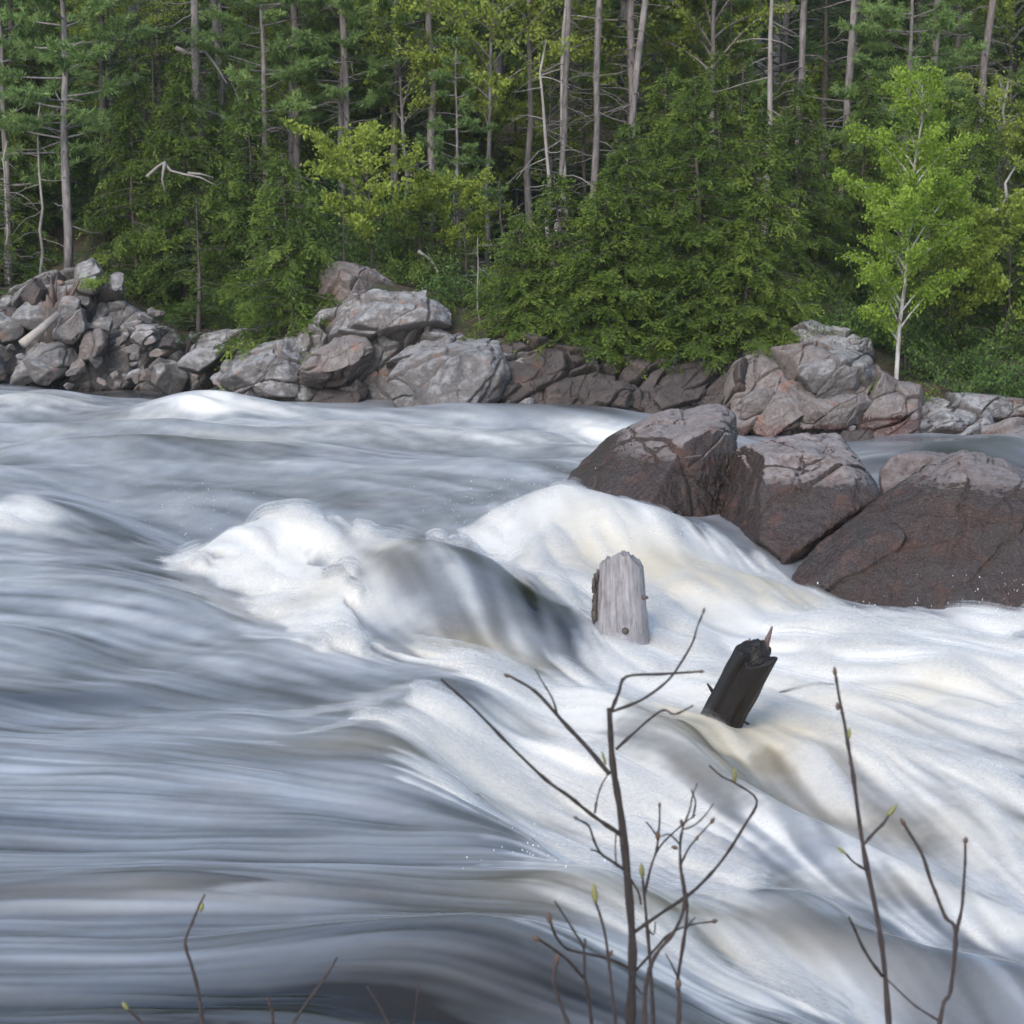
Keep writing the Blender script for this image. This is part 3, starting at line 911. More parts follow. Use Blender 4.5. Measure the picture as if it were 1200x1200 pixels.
BR = [
    ([(185, 448), (205, 425), (262, 388), (285, 385), (284, 400), (215, 452)], 31.6, .7, 'long slanted slab leaning down to the water right of the rubble', None),
    ([(225, 470), (262, 422), (320, 398), (400, 392), (420, 440), (360, 485), (270, 485)], 30.7, 1.8, 'broad grey ledge between the slanted slab and the brown faced block', None),
    ([(330, 440), (345, 418), (390, 400), (435, 392), (452, 400), (448, 430), (400, 455), (345, 462)], 29.7, .9, 'grey block with a rust brown end face low over the water', M_rockfar2),
    ([(380, 400), (402, 362), (440, 346), (500, 345), (540, 366), (552, 384), (510, 408), (440, 420), (392, 415)], 30.3, 1.9, 'large lichen grey outcrop top below the yellow leaved maple', None),
    ([(435, 430), (500, 402), (548, 386), (552, 408), (505, 432), (450, 458)], 29.5, .9, 'pale wedge under the outcrop top with a black crack above it', None),
    ([(405, 488), (440, 440), (525, 395), (590, 400), (605, 440), (575, 495), (470, 498)], 29.2, 2.0, 'steep purplish grey rock face dropping into the water in the bank middle', None),
    ([(368, 372), (378, 322), (400, 310), (440, 316), (482, 345), (430, 372), (380, 395)], 31.6, 1.5, 'pinkish bare shoulder of rock at the foot of the maple', M_rockfar2),
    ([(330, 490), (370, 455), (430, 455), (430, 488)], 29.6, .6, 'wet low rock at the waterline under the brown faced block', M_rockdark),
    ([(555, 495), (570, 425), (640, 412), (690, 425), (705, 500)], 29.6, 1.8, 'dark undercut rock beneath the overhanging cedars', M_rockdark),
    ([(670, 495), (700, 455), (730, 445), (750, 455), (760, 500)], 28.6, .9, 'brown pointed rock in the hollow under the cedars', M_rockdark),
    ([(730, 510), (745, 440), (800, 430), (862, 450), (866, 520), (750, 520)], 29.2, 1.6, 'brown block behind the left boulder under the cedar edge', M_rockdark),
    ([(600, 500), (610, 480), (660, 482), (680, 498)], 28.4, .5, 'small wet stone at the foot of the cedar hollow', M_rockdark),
    ([(848, 515), (860, 462), (890, 442), (942, 448), (955, 505), (910, 520)], 28.4, 1.4, 'squarish grey rock left foot of the right outcrop', M_rockfar2),
    ([(915, 470), (930, 425), (985, 408), (1020, 422), (1035, 468), (1000, 480)], 28.7, 1.5, 'rounded lichen grey rock in the middle of the right outcrop', None),
    ([(915, 440), (926, 385), (950, 376), (980, 392), (1020, 398), (1028, 430), (980, 445)], 29.5, 1.5, 'knobbly top rock of the right outcrop beside the birch', None),
    ([(925, 505), (940, 462), (1015, 455), (1030, 475), (1000, 510)], 27.9, .9, 'long ledge at the base of the right outcrop', M_rockfar2),
    ([(1022, 500), (1045, 472), (1100, 468), (1110, 490), (1060, 515)], 28.4, .9, 'flat grey slab under the roots of the birch', None),
    ([(1015, 528), (1050, 495), (1110, 475), (1150, 482), (1172, 505), (1130, 530)], 27.9, 1.0, 'smooth grey rock sloping to the water below the birch', None),
    ([(1140, 530), (1152, 505), (1190, 496), (1225, 500), (1240, 545), (1150, 545)], 26.8, .9, 'pinkish rounded rock at the right edge behind the big boulder', M_rockfar2),
    ([(1090, 495), (1125, 465), (1200, 470), (1280, 480), (1260, 520), (1160, 520)], 29.0, .9, 'mossy low rock under the right hand bushes', M_rockdark),
    ([(975, 520), (985, 500), (1020, 500), (1030, 530)], 27.6, .5, 'dark gap stone between the outcrop ledge and the smooth rock', M_rockdark),
    ([(60, 400), (72, 350), (95, 345), (105, 385), (85, 405)], 32.8, .7, 'upright pale grey block below the splintered stump', None),
    ([(20, 440), (35, 400), (80, 395), (95, 420), (70, 445)], 32.8, .8, 'broad grey block beside the leaning pale log', None),
    ([(88, 425), (98, 388), (125, 380), (132, 412), (110, 428)], 32.6, .6, 'rust stained block in the middle of the rubble', M_rockfar2),
    ([(150, 400), (160, 378), (180, 380), (188, 400), (170, 412)], 32.4, .5, 'pale round topped block at the right side of the rubble', None),
    ([(85, 345), (90, 310), (110, 300), (128, 325), (115, 345)], 33.4, .8, 'highest block of the rubble beside the pine trunk', None),
    ([(128, 340), (132, 315), (145, 318), (148, 345)], 33.2, .4, 'small pale stone beside the top of the rubble', None),
    ([(185, 410), (190, 395), (205, 397), (208, 412)], 32.0, .4, 'dark grey cube shaped stone above the slanted slab', M_rockdark),
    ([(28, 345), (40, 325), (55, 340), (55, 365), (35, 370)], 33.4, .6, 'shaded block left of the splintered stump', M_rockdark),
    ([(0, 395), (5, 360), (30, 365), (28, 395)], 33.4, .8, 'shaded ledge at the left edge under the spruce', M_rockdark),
]
for i, (ol, y, th, lab, mt) in enumerate(BR):
    brock(ol, y, th, lab, mt, seed=40 + i, k=7 if th > .8 else 6, frac=.8 if th > .8 else .35)
# the fractured ledge that carries the bank
def ledge(pa, pb, mat, label, seed, up=0., nu=420, nv=130):
    u = np.linspace((pa - 600) / FPX, (pb - 600) / FPX, nu); w = np.linspace(0, 1, nv)
    U, Wv = np.meshgrid(u, w)
    e = np.interp(600 + U * FPX, ED_PX, ED_Z) + up
    yb = shore(U) + .1
    y = yb + 1.0 * Wv ** 1.6 + 1.1 * sstep(.75, 1., Wv)
    z = -.6 + (e + .62) * np.minimum(1, Wv * 1.25) ** .8 - .35 * sstep(.9, 1., Wv)
    q = np.stack([U * y, y, z], -1).reshape(-1, 3)
    ca, sa = math.cos(R(33)), math.sin(R(33))
    rot = np.stack([q[:, 0] * ca + q[:, 2] * sa, q[:, 1], -q[:, 0] * sa + q[:, 2] * ca], -1)
    rot = rot + .12 * np.stack([fbm3(q * 1.1 + 3, 2), fbm3(q * 1.1 + 40, 2), fbm3(q * 1.1 + 80, 2)], -1)
    h = np.zeros(len(q))
    for sc, am in (((1.7, 1.4, .62), .42), ((.6, .55, .28), .10), ((.2, .2, .12), .022)):
        f1, f2, cid, cv = worley(rot / np.array(sc), seed)
        tl = (_P[cid + 40] / 255. - .5) * cv[:, 0] + (_P[cid + 90] / 255. - .5) * 1.6 * cv[:, 2]
        h += am * ((_P[cid] / 255. - .5) * 1.1 + tl - .6 * np.exp(-((f2 - f1) / .05) ** 2))
    h += .02 * fbm3(q * 6, 3)
    edge = sstep(0, .13, (U.ravel() - u[0]) / (u[-1] - u[0])) * sstep(0, .13, (u[-1] - U.ravel()) / (u[-1] - u[0]))
    q += np.array([0, -.80, .45]) * h[:, None] - np.array([0, -1., 1.]) * ((1 - edge) * .9)[:, None]
    c = np.array([q[:, 0].mean(), q[:, 1].min(), 0])
    i_ = (np.arange(nv - 1)[:, None] * nu + np.arange(nu - 1)[None, :]).ravel()
    wet = 1 - sstep(-.1, .18, q[:, 2])
    me = mesh_np('rock_ledge', q - c, [np.stack([i_, i_ + 1, i_ + 1 + nu, i_ + nu], -1)], {'wet': wet}, True)
    tag(obj('rock_ledge', me, mat, None, c), label, 'rock ledge', 'fractured ledges of the far bank')


ledge(-170, 260, M_rockfar, 'fractured grey ledge under the rubble on the left bank', 3)
ledge(195, 450, M_rockfar, 'fractured grey ledge behind the long slanted slab', 9, .1)
ledge(360, 660, M_rockfar, 'fractured grey ledge below the yellow leaved maple', 14, -.1)
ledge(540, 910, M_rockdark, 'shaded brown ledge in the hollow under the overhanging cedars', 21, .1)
ledge(825, 1110, M_rockfar2, 'fractured pinkish ledge of the right outcrop beside the birch', 33, .1)
ledge(990, 1320, M_rockfar, 'low fractured ledge under the birch and the right hand bushes', 41, .05)
# rubble on the left: small angular blocks
protos = []
for i in range(6):
    lr = np.random.default_rng(300 + i)
    pts = lr.uniform(-1, 1, (14, 3)) * np.array([.5, .45, .38])
    me, c = rock_mesh('bank_block', pts, k=5, amp=1., sharp=44, seed=300 + i, wet_z=(-9, -8), extra=6)
    me.materials.append(M_rockfar if i % 3 else M_rockfar2)
    protos.append(me)
lr = np.random.default_rng(77)
for i in range(105):
    if i < 70:
        px, py = lr.uniform(-40, 200), lr.uniform(320, 452)
        if py < 318 + abs(px - 95) * .45: py = 440
        y = 33.95 - (py - 330) / 120 * 1.2 - max(px, 0) * .003
        s = lr.uniform(.18, .45) * (2.3 if lr.random() < .22 else 1)
        lab, grp = 'grey angular stone in the broken rubble on the left bank', 'small stones of the left rubble'
    else:
        px = lr.uniform(200, 1180); r = (px - 600) / FPX; y = float(shore(r)) + lr.uniform(.05, .5)
        py = None; s = lr.uniform(.2, .5)
        lab, grp = 'small stone along the waterline of the far bank', 'small stones along the far waterline'
    p_ = on_y(px, py, y) if py else np.array([(px - 600) / FPX * y, y, -.15])
    o = bpy.data.objects.new('bank_stone', protos[lr.integers(0, 6)])
    COL.objects.link(o)
    o.location = p_; o.scale = (s * lr.uniform(.8, 1.4), s, s * lr.uniform(.7, 1.1))
    o.rotation_euler = lr.uniform(-.6, .6), lr.uniform(-.6, .6), lr.uniform(0, 6)
    tag(o, lab, 'stone', grp)

# ------------------------------------------------------------------ trees
def wob(h, n, amp, lean=(0, 0)):
    z = np.linspace(0, h, n)
    a = np.cumsum(rng.normal(size=(n, 2)), axis=0); a -= a[0]
    a *= amp / (np.abs(a).max() + 1e-6)
    return np.stack([a[:, 0] + lean[0] * z, a[:, 1] + lean[1] * z, z], -1)


def on_path(path, z):
    return np.array([np.interp(z, path[:, 2], path[:, k]) for k in (0, 1)] + [z])


def branch_path(p0, az, L, up0, up1, n=5):
    """starts with slope up0 and bends to slope up1"""
    s = np.linspace(0, 1, n)
    sl = up0 + (up1 - up0) * s
    dz = np.concatenate([[0], np.cumsum((sl[1:] + sl[:-1]) / 2 / (n - 1))]) * L
    a = az + rng.normal() * .15 * s
    return np.stack([p0[0] + np.cos(a) * s * L, p0[1] + np.sin(a) * s * L, p0[2] + dz], -1)


def at_s(path, s):
    n = len(path) - 1
    u = np.clip(s * n, 0, n - 1e-6); i = u.astype(int); f = (u - i)[:, None]
    return path[i] * (1 - f) + path[i + 1] * f


def stubs(g, path, r, z0, z1, n, L=.6):
    for _ in range(n):
        z = rng.uniform(z0, z1); p = on_path(path, z)
        b = branch_path(p, rng.uniform(0, 6.28), L * rng.uniform(.3, 1.4), rng.uniform(-.5, .3), rng.uniform(-1.0, .2), 5)
        b[1:] += rng.normal(size=(4, 3)) * .02 * L
        g.tube(b, np.linspace(.014, .005, 5), 4, False, tone=.7)
        for _k in range(rng.integers(0, 4)):
            q = b[rng.integers(1, 5)]
            t = branch_path(q, rng.uniform(0, 6.28), L * rng.uniform(.15, .4), rng.uniform(-.5, .5), rng.uniform(-1.2, .2), 4)
            g.tube(t, np.linspace(.007, .003, 4), 3, False, tone=.7)


def cedar(h, r, nb, base=.04, seed=0):
    tr, cr = Geo(), Geo()
    path = wob(h, 8, .12)
    tr.tube(path, np.linspace(.055 * h / 6 + .015, .008, 8), 7)
    for k in range(nb):
        t = base + (1 - base) * (k + rng.random()) / nb
        prof = (1 - t) ** .75 * (.75 + .5 * rng.random()) * min(1, .55 + t * 3)
        L = max(.12, r * prof)
        b = branch_path(on_path(path, t * h), rng.uniform(0, 6.28), L, rng.uniform(-.25, .25), rng.uniform(-.55, .15) - .35 * (1 - t), 6)
        tr.tube(b, np.linspace(.018, .004, 6), 4, False)
        ns = max(4, int(L * 17))
        s = rng.uniform(.06, 1.02, ns)
        c0 = at_s(b, s)
        bt = rng.normal() * .12
        for q in range(ns):
            # one flat drooping spray
            d = np.array([b[-1][0] - b[0][0], b[-1][1] - b[0][1], 0]); d = d / (np.linalg.norm(d) + 1e-6)
            sd_v = np.array([-d[1], d[0], 0]) * (1 if rng.random() < .5 else -1)
            dr = unit(d * rng.uniform(.2, .9) + sd_v * rng.uniform(.2, 1.) + np.array([0, 0, rng.uniform(-1.0, -.05)]))
            w_ = unit(np.cross(dr, rvec(1)[0]))
            Ls = rng.uniform(.16, .34)
            m_ = 17
            u = np.linspace(.05, 1, m_)
            off = (rng.random(m_) - .5) * .8 * Ls * (1.05 - u * .6)
            c = c0[q] + dr * (u * Ls)[:, None] + w_ * off[:, None] + np.array([0, 0, -1]) * (u ** 2 * Ls * .25)[:, None]
            ax = unit(dr + w_ * (np.sign(off) * .55)[:, None] + rng.normal(size=(m_, 3)) * .2)
            sd2 = unit(np.cross(ax, rng.normal(size=(m_, 3)) * .6 + np.cross(dr, w_)))
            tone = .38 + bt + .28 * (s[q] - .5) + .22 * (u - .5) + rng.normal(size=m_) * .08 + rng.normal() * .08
            cr.leaves(c, ax, sd2, rng.uniform(.045, .10, m_), rng.uniform(.018, .036, m_), np.clip(tone, 0, 1))
    return tr, cr


def pine(h, r, nwh, base=.3, seed=0, per=5, tall=False):
    tr, cr = Geo(), Geo()
    path = wob(h, 10 if not tall else 16, .10 if not tall else .30)
    r0 = .075 * h / 9 + .02 if not tall else .088
    tr.tube(path, np.linspace(r0, .015 if not tall else .05, len(path)) * (1 if not tall else 1 + .10 * rng.normal(size=len(path))), 8, rough=.03)
    stubs(tr, path, r0, h * .08, h * (base + .1), 10 if not tall else 44, .7 if not tall else 1.0)
    for k in range(nwh):
        t = base + (1 - base) * (k + .5) / nwh
        for j in range(per):
            if rng.random() < .15: continue
            L = r * ((1 - t) ** .7 * .9 + .12) * rng.uniform(.55, 1.25) * (.7 + min(.3, (t - base) * 2))
            z = t * h + rng.normal() * .06
            az = j / per * 6.28 + rng.uniform(-.5, .5) + k
            b = branch_path(on_path(path, min(z, h)), az, L, rng.uniform(-.05, .35), rng.uniform(.0, .45), 6)
            tr.tube(b, np.linspace(.022, .006, 6), 4, False)
            bt = rng.normal() * .10
            ends = []
            n_t = max(5, int(L * 14))
            for _ in range(n_t):
                s = rng.uniform(.35, 1.0)
                q = at_s(b, np.array([s]))[0]
                d = b[-1] - b[-2]; d = d / (np.linalg.norm(d) + 1e-6)
                dirv = unit(d + rng.normal(size=3) * np.array([.6, .6, .2]) + np.array([0, 0, .15]))
                tip = q + dirv * rng.uniform(.08, .42) * min(1, L)
                ends.append((q, tip, dirv, s))
            for q, tip, dirv, s in ends:
                nn = 40
                u = rng.uniform(.25, 1.08, nn)
                c = q + (tip - q) * u[:, None]
                ax = unit(dirv * .8 + rng.normal(size=(nn, 3)) * .75 + np.array([0, 0, .12]))
                ln = rng.uniform(.10, .17, nn)
                sd2 = unit(np.cross(ax, rvec(nn)))
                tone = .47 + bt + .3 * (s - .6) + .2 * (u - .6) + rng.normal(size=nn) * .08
                cr.leaves(c + ax * ln[:, None] * .45, ax, sd2, ln, .022, np.clip(tone, 0, 1))
    return tr, cr


def hemlock(h, r, nb, base=.05, seed=0):
    tr, cr = Geo(), Geo()
    path = wob(h, 8, .08)
    tr.tube(path, np.linspace(.065 * h / 5 + .015, .01, 8), 7)
    for k in range(nb):
        t = base + (1 - base) * (k + rng.random()) / nb
        L = max(.1, r * (1 - t) ** .8 * rng.uniform(.6, 1.15))
        b = branch_path(on_path(path, t * h), rng.uniform(0, 6.28), L, rng.uniform(.0, .25), rng.uniform(-.45, -.1), 6)
        tr.tube(b, np.linspace(.014, .003, 6), 4, False)
        d = unit(np.array([b[-1][0] - b[0][0], b[-1][1] - b[0][1], 0])); sv = np.array([-d[1], d[0], 0])
        nt_ = max(5, int(L * 20)); bt = rng.normal() * .1
        for q in range(nt_):
            s = rng.uniform(.12, 1.); p0 = at_s(b, np.array([s]))[0]
            sg = 1 if q % 2 else -1
            l = L * .42 * (1.05 - s * .75) * rng.uniform(.6, 1.2) + .05
            dv = unit(d * .75 + sv * sg + np.array([0, 0, -.18 - .2 * rng.random()]))
            m_ = max(5, int(l * 46))
            u = rng.random(m_)
            c = p0 + dv * (u * l)[:, None] + np.array([0, 0, -.14]) * (u ** 2 * l)[:, None]
            sv2 = unit(np.cross(dv, [0, 0, 1.]))
            ax = unit(dv * .7 + sv2 * rng.choice([-1, 1], m_)[:, None] * .8 + rng.normal(size=(m_, 3)) * .18)
            sd2 = unit(np.cross(ax, np.array([0, 0, 1.]) + rng.normal(size=(m_, 3)) * .35))
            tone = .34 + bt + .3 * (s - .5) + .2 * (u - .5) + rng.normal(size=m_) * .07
            cr.leaves(c, ax, sd2, rng.uniform(.05, .10, m_), rng.uniform(.016, .03, m_), np.clip(tone, 0, 1))
    return tr, cr


def broadleaf(h, r, nl, base=.3, leaf=.07, lean=0., white=False, dens=26, spread=.55):
    tr, cr = Geo(), Geo()
    path = wob(h * .92, 9, .16, (lean, 0))
    tr.tube(path, np.linspace(.040 if white else .05, .010, 9) * (h / 5), 8, rough=.03)
    for k in range(nl):
        t = base + (1 - base) * ((k + rng.random()) / nl) ** .9
        L = r * (math.sin(math.pi * min(1, .18 + .80 * (t - base) / (1 - base))) ** .7) * rng.uniform(.55, 1.2)
        az = k * 2.4 + rng.normal() * .4
        b = branch_path(on_path(path, t * h * .92), az, L, rng.uniform(spread, spread + .7), rng.uniform(.0, .5), 6)
        tr.tube(b, np.linspace(.018, .005, 6) * (h / 5), 5, False)
        subs = [b]
        for _ in range(max(2, int(L * 5))):
            s = rng.uniform(.25, .95); p0 = at_s(b, np.array([s]))[0]
            sb = branch_path(p0, az + rng.normal() * .9, L * rng.uniform(.25, .55), rng.uniform(-.1, .9), rng.uniform(-.3, .5), 4)
            tr.tube(sb, np.linspace(.007, .003, 4), 3, False)
            subs.append(sb)
        bt = rng.normal() * .1
        for sb in subs:
            ll = np.linalg.norm(sb[-1] - sb[0])
            m_ = max(6, int(dens * ll))
            s = rng.uniform(.2, 1.05, m_)
            c = at_s(sb, s) + rng.normal(size=(m_, 3)) * .055
            ax = unit(rng.normal(size=(m_, 3)) + np.array([0, 0, -.5]))
            sd2 = unit(np.cross(ax, rvec(m_)))
            tone = .48 + bt + rng.normal(size=m_) * .15
            cr.leaves(c, ax, sd2, leaf * rng.uniform(.7, 1.3, m_), leaf * .62 * rng.uniform(.7, 1.2, m_), np.clip(tone, 0, 1))
    return tr, cr


def snag(h, r0, n, top=.02):
    tr = Geo()
    path = wob(h, 10, .15)
    tr.tube(path, np.linspace(r0, top, 10), 8, rough=.04)
    stubs(tr, path, r0, h * .15, h * .97, n, .8)
    return tr, None


def bush(r, n, kind='cedar'):
    tr, cr = Geo(), Geo()
    for k in range(n):
        az = rng.uniform(0, 6.28); L = r * rng.uniform(.5, 1.1)
        b = branch_path(np.array([rng.normal() * .08, rng.normal() * .08, 0.]), az, L, rng.uniform(.4, 1.8), rng.uniform(-.3, .7), 6)
        tr.tube(b, np.linspace(.012, .004, 6), 4, False)
        m_ = int(90 * L)
        s = rng.uniform(.3, 1.05, m_)
        c = at_s(b, s) + rng.normal(size=(m_, 3)) * .09
        ax = unit(rng.normal(size=(m_, 3)) + np.array([0, 0, -.2])); sd2 = unit(np.cross(ax, rvec(m_)))
        cr.leaves(c, ax, sd2, rng.uniform(.05, .11, m_), rng.uniform(.022, .045, m_), np.clip(.42 + rng.normal() * .1 + rng.normal(size=m_) * .12, 0, 1))
    return tr, cr


PROTO = {}


def proto(key, geos, bark, leafm):
    tr, cr = geos
    a = tr.mesh(key + '_trunk', True); a.materials.append(bark)
    b = None
    if cr is not None:
        b = cr.mesh(key + '_crown'); b.materials.append(leafm)
    PROTO[key] = (a, b)


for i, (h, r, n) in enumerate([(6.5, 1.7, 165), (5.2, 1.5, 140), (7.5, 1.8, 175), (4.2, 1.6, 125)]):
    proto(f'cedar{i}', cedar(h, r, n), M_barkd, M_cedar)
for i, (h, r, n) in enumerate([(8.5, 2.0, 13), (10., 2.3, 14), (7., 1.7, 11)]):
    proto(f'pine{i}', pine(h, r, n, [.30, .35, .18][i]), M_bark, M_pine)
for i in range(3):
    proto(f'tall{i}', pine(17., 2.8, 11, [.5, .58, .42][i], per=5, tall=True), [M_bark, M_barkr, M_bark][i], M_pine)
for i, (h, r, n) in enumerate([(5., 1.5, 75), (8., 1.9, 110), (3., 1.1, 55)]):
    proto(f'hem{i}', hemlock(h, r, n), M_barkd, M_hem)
proto('maple0', broadleaf(3.4, 1.4, 18, .22, .095, .03, dens=100), M_barkd, M_maple)
proto('maple1', broadleaf(6.5, 1.8, 20, .40, .085, .0, dens=52), M_bark, M_maple)
proto('maple2', broadleaf(9., 2.2, 26, .45, .085, .0, dens=52), M_bark, M_maple)
proto('birch0', broadleaf(5.7, 1.2, 42, .15, .066, .012, white=True, dens=230, spread=.95), M_birchb, M_birchl)
proto('snag0', snag(8., .085, 22), M_dead, None)
proto('snag1', snag(5., .05, 16), M_dead, None)
proto('snag2', snag(12., .12, 30, .04), M_dead, None)
proto('bush0', bush(.9, 26), M_barkd, M_cedar)
proto('bush1', bush(.7, 22), M_barkd, M_birchl)
proto('bush2', bush(1.1, 30), M_barkd, M_hem)

KIND = {'cedar': ('cedar_tree', 'cedar'), 'pine': ('pine_tree', 'pine tree'), 'tall': ('pine_tree', 'pine tree'), 'hem': ('hemlock_tree', 'hemlock'),
        'maple': ('maple_tree', 'maple'), 'birch': ('birch_tree', 'birch'), 'snag': ('dead_tree', 'dead tree'), 'bush': ('bush', 'bush')}


def tree(key, px, y, label, s=1., rot=None, lean=0., group=None, dz=0., zz=None, sxy=1., leany=0.):
    name, cat = KIND[key.rstrip('0123456789')]
    x = (px - 600) / FPX * y / cp if False else on_y(px, 500, y)[0]
    z = float(ground(x, y)) - .08 + dz if zz is None else zz
    e = empty(name, (x, y, z), label, cat, group)
    e.rotation_euler = (leany, lean, rng.uniform(0, 6.28) if rot is None else rot)
    if lean or leany:
        q = Euler((leany, lean, 0)).to_matrix() @ Matrix.Rotation(rng.uniform(0, 6.28) if rot is None else rot, 3, 'Z')
        e.rotation_euler = q.to_euler()
    e.scale = (s * sxy, s * sxy, s)
    a, b = PROTO[key]
    bushy = cat == 'bush'
    obj('stems' if bushy else 'trunk', a, None, e)
    if b is not None: obj('foliage' if bushy else 'crown', b, None, e)
    return e


# --- the trees one can tell apart
G1 = 'trees at the edge of the far bank'
tree('pine0', 86, 35.2, 'young pine with bare grey trunk rising from the left rubble', 1.0, lean=.0, group=G1, zz=1.75)
tree('cedar0', 225, 35.6, 'tall dense cedar filling the left bank beside the grey pine trunk', 0.82, group=G1, dz=-.2, sxy=1.15)
tree('cedar1', 165, 35.8, 'cedar squeezed between the left pine and the tall left cedar', 0.85, group=G1)
tree('hem0', 235, 33.2, 'layered hemlock hanging over the slanted slab', .6, group=G1, dz=-.1, sxy=1.3)
tree('cedar3', 345, 31.8, 'rounded cedar drooping to the rock ledge left of the maple', .85, group=G1, sxy=1.1, dz=-.3)
tree('cedar1', 300, 34.6, 'cedar behind the rounded cedar with yellowish tips', 0.78, group=G1, sxy=1.15)
tree('maple0', 437, 33.0, 'young yellow leaved maple standing on the pink shoulder of rock', 0.84, group=G1, zz=1.75)
tree('maple0', 535, 34.5, 'smaller yellow leaved maple to the right of the first one', 0.66, group=G1, rot=2.)
tree('cedar1', 655, 30.6, 'left cedar of the dark clump that overhangs the water', 0.56, group=G1, dz=-.25, sxy=1.5)
tree('cedar0', 735, 30.4, 'cedar at the front middle of the overhanging clump', 0.58, group=G1, dz=-.15, sxy=1.5)
tree('cedar2', 815, 30.4, 'broad cedar at the right of the overhanging clump', 0.6, group=G1, dz=-.1, sxy=1.45)
tree('cedar1', 880, 30.6, 'lower cedar over the rocks at the right end of the clump', 0.74, group=G1, sxy=1.25)
tree('cedar3', 612, 30.4, 'short cedar at the left end of the overhanging clump', 0.55, group=G1, dz=-.2, sxy=1.4)
tree('cedar3', 705, 30.3, 'drooping cedar skirt hanging lowest over the dark hollow', .66, group=G1, dz=-.08, sxy=1.45)
tree('cedar3', 795, 30.3, 'drooping cedar skirt above the brown block behind the boulder', .66, group=G1, dz=-.1, sxy=1.45)
tree('cedar3', 868, 30.0, 'small cedar at the water edge left of the right outcrop', .55, group=G1, dz=-.15, sxy=1.4)
tree('birch0', 1048, 29.3, 'white trunked birch with bright spring leaves on the right bank', 0.92, rot=.6, group=G1, zz=.15, lean=.03, sxy=0.92)
tree('snag0', 888, 36., 'thin pale dead trunk without crown behind the cedar clump', .95, lean=.045, group='bare dead trunks', zz=1.2)
tree('tall0', 735, 37.5, 'leaning grey pine trunk in front of the others above the cedar clump', .9, lean=.045, group='tall pine trunks', zz=.9)
tree('tall2', 978, 38., 'straight dark grey pine trunk left of the birch', .95, lean=.055, group='tall pine trunks', zz=.9)
tree('tall1', 1112, 38., 'crooked pinkish pine trunk behind the birch crown', .92, lean=.065, group='tall pine trunks', zz=.8)
tree('tall0', 667, 37.0, 'pale pine trunk left of a thinner pair above the cedar clump', .8, rot=1., group='tall pine trunks', lean=.01)
tree('tall2', 686, 37.8, 'pine trunk close to the right of the pale one', .85, rot=2., group='tall pine trunks', lean=.02)
tree('tall1', 720, 38.6, 'upright pinkish trunk left of the leaning grey pine', .95, rot=3., group='tall pine trunks', lean=.01)
tree('tall0', 912, 37.6, 'grey trunk at the top right of the pale dead one', .9, rot=4., group='tall pine trunks', lean=.04)
tree('tall1', 1072, 37.5, 'trunk seen above the birch crown', .95, rot=4., group='tall pine trunks', lean=.03)
tree('tall2', 238, 36.8, 'dark old trunk with pale broken limbs above the left cedar', .95, rot=1.4, group='tall pine trunks', lean=.0)
tree('tall0', 253, 37.6, 'pale trunk just behind the dark old one', .95, rot=5., group='tall pine trunks', lean=.0)
tree('tall0', 424, 37.4, 'grey trunk above the yellow leaved maple', .95, rot=2.5, group='tall pine trunks', lean=-.01)
tree('tall2', 508, 38.0, 'grey trunk right of the one above the maple', .9, rot=.5, group='tall pine trunks', lean=.01)
tree('tall1', 357, 38.4, 'slim trunk half hidden by pine boughs left of the maple', .9, rot=.9, group='tall pine trunks')
tree('snag1', 652, 36.5, 'thin curved dead sapling left of the pale pine trunk', 1., group='bare dead trunks', lean=-.06, zz=1.2)
tree('snag1', 645, 38., 'bare pole beside the curved dead sapling', 1.2, group='bare dead trunks', lean=.02)
tree('maple1', 572, 37.5, 'slender tree with yellow green top between maple and cedar clump', 1.0, group='leafy trees inside the wood')
tree('maple2', 625, 39.5, 'yellow green leafy crown high above the slender tree', 1.0, group='leafy trees inside the wood')
tree('maple1', 735, 40.5, 'olive leafy crown beside the pinkish upright trunk', 1.2, group='leafy trees inside the wood')
tree('maple1', 1165, 33.6, 'yellow green leafy tree at the right edge behind the birch', .72, group='leafy trees inside the wood')
tree('maple1', 1222, 32.6, 'leafy tree cut by the right edge of the picture', .7, group='leafy trees inside the wood')
tree('maple2', 830, 39.5, 'olive leafy crown above the right of the cedar clump', .95, group='leafy trees inside the wood')
tree('cedar2', 840, 37., 'tall cedar behind the overhanging clump near the dead pole', 0.62, group='cedars behind the bank', sxy=1.3)
tree('cedar0', 780, 36., 'tall cedar behind the clump beside the leaning grey pine', 0.66, group='cedars behind the bank', sxy=1.3)
tree('cedar0', 930, 35., 'dark cedar between the dead pole and the birch', 0.62, group='cedars behind the bank', sxy=1.25)
tree('cedar2', 1000, 36., 'dark cedar close behind the birch on its left', 0.58, group='cedars behind the bank', sxy=1.25)
tree('cedar1', 1130, 32.5, 'shaded cedar close behind the birch on its right', .8, group='cedars behind the bank')
tree('cedar0', 1200, 33., 'shaded cedar at the right edge of the bank', .75, group='cedars behind the bank')
tree('pine1', 350, 40., 'pale green pine with wide boughs above the rounded cedar', 1.0, group='pines behind the bank')
tree('pine0', 470, 38.5, 'blue green pine behind the yellow leaved maple', .95, group='pines behind the bank')
tree('pine1', 318, 37.2, 'pale green pine with high boughs between the old trunks and the maple', .82, group='pines behind the bank')
tree('pine0', 405, 37.6, 'pale green pine with high boughs right above the maple', .9, group='pines behind the bank')
tree('pine1', 1050, 37.0, 'soft pine with high boughs just above the birch top', .8, group='pines behind the bank')
tree('pine1', 530, 44., 'pine with drooping dead twigs right of the maple top', 1.0, group='pines behind the bank')
tree('pine2', 540, 36.5, 'small soft pine beside the second maple', .6, group='pines behind the bank')
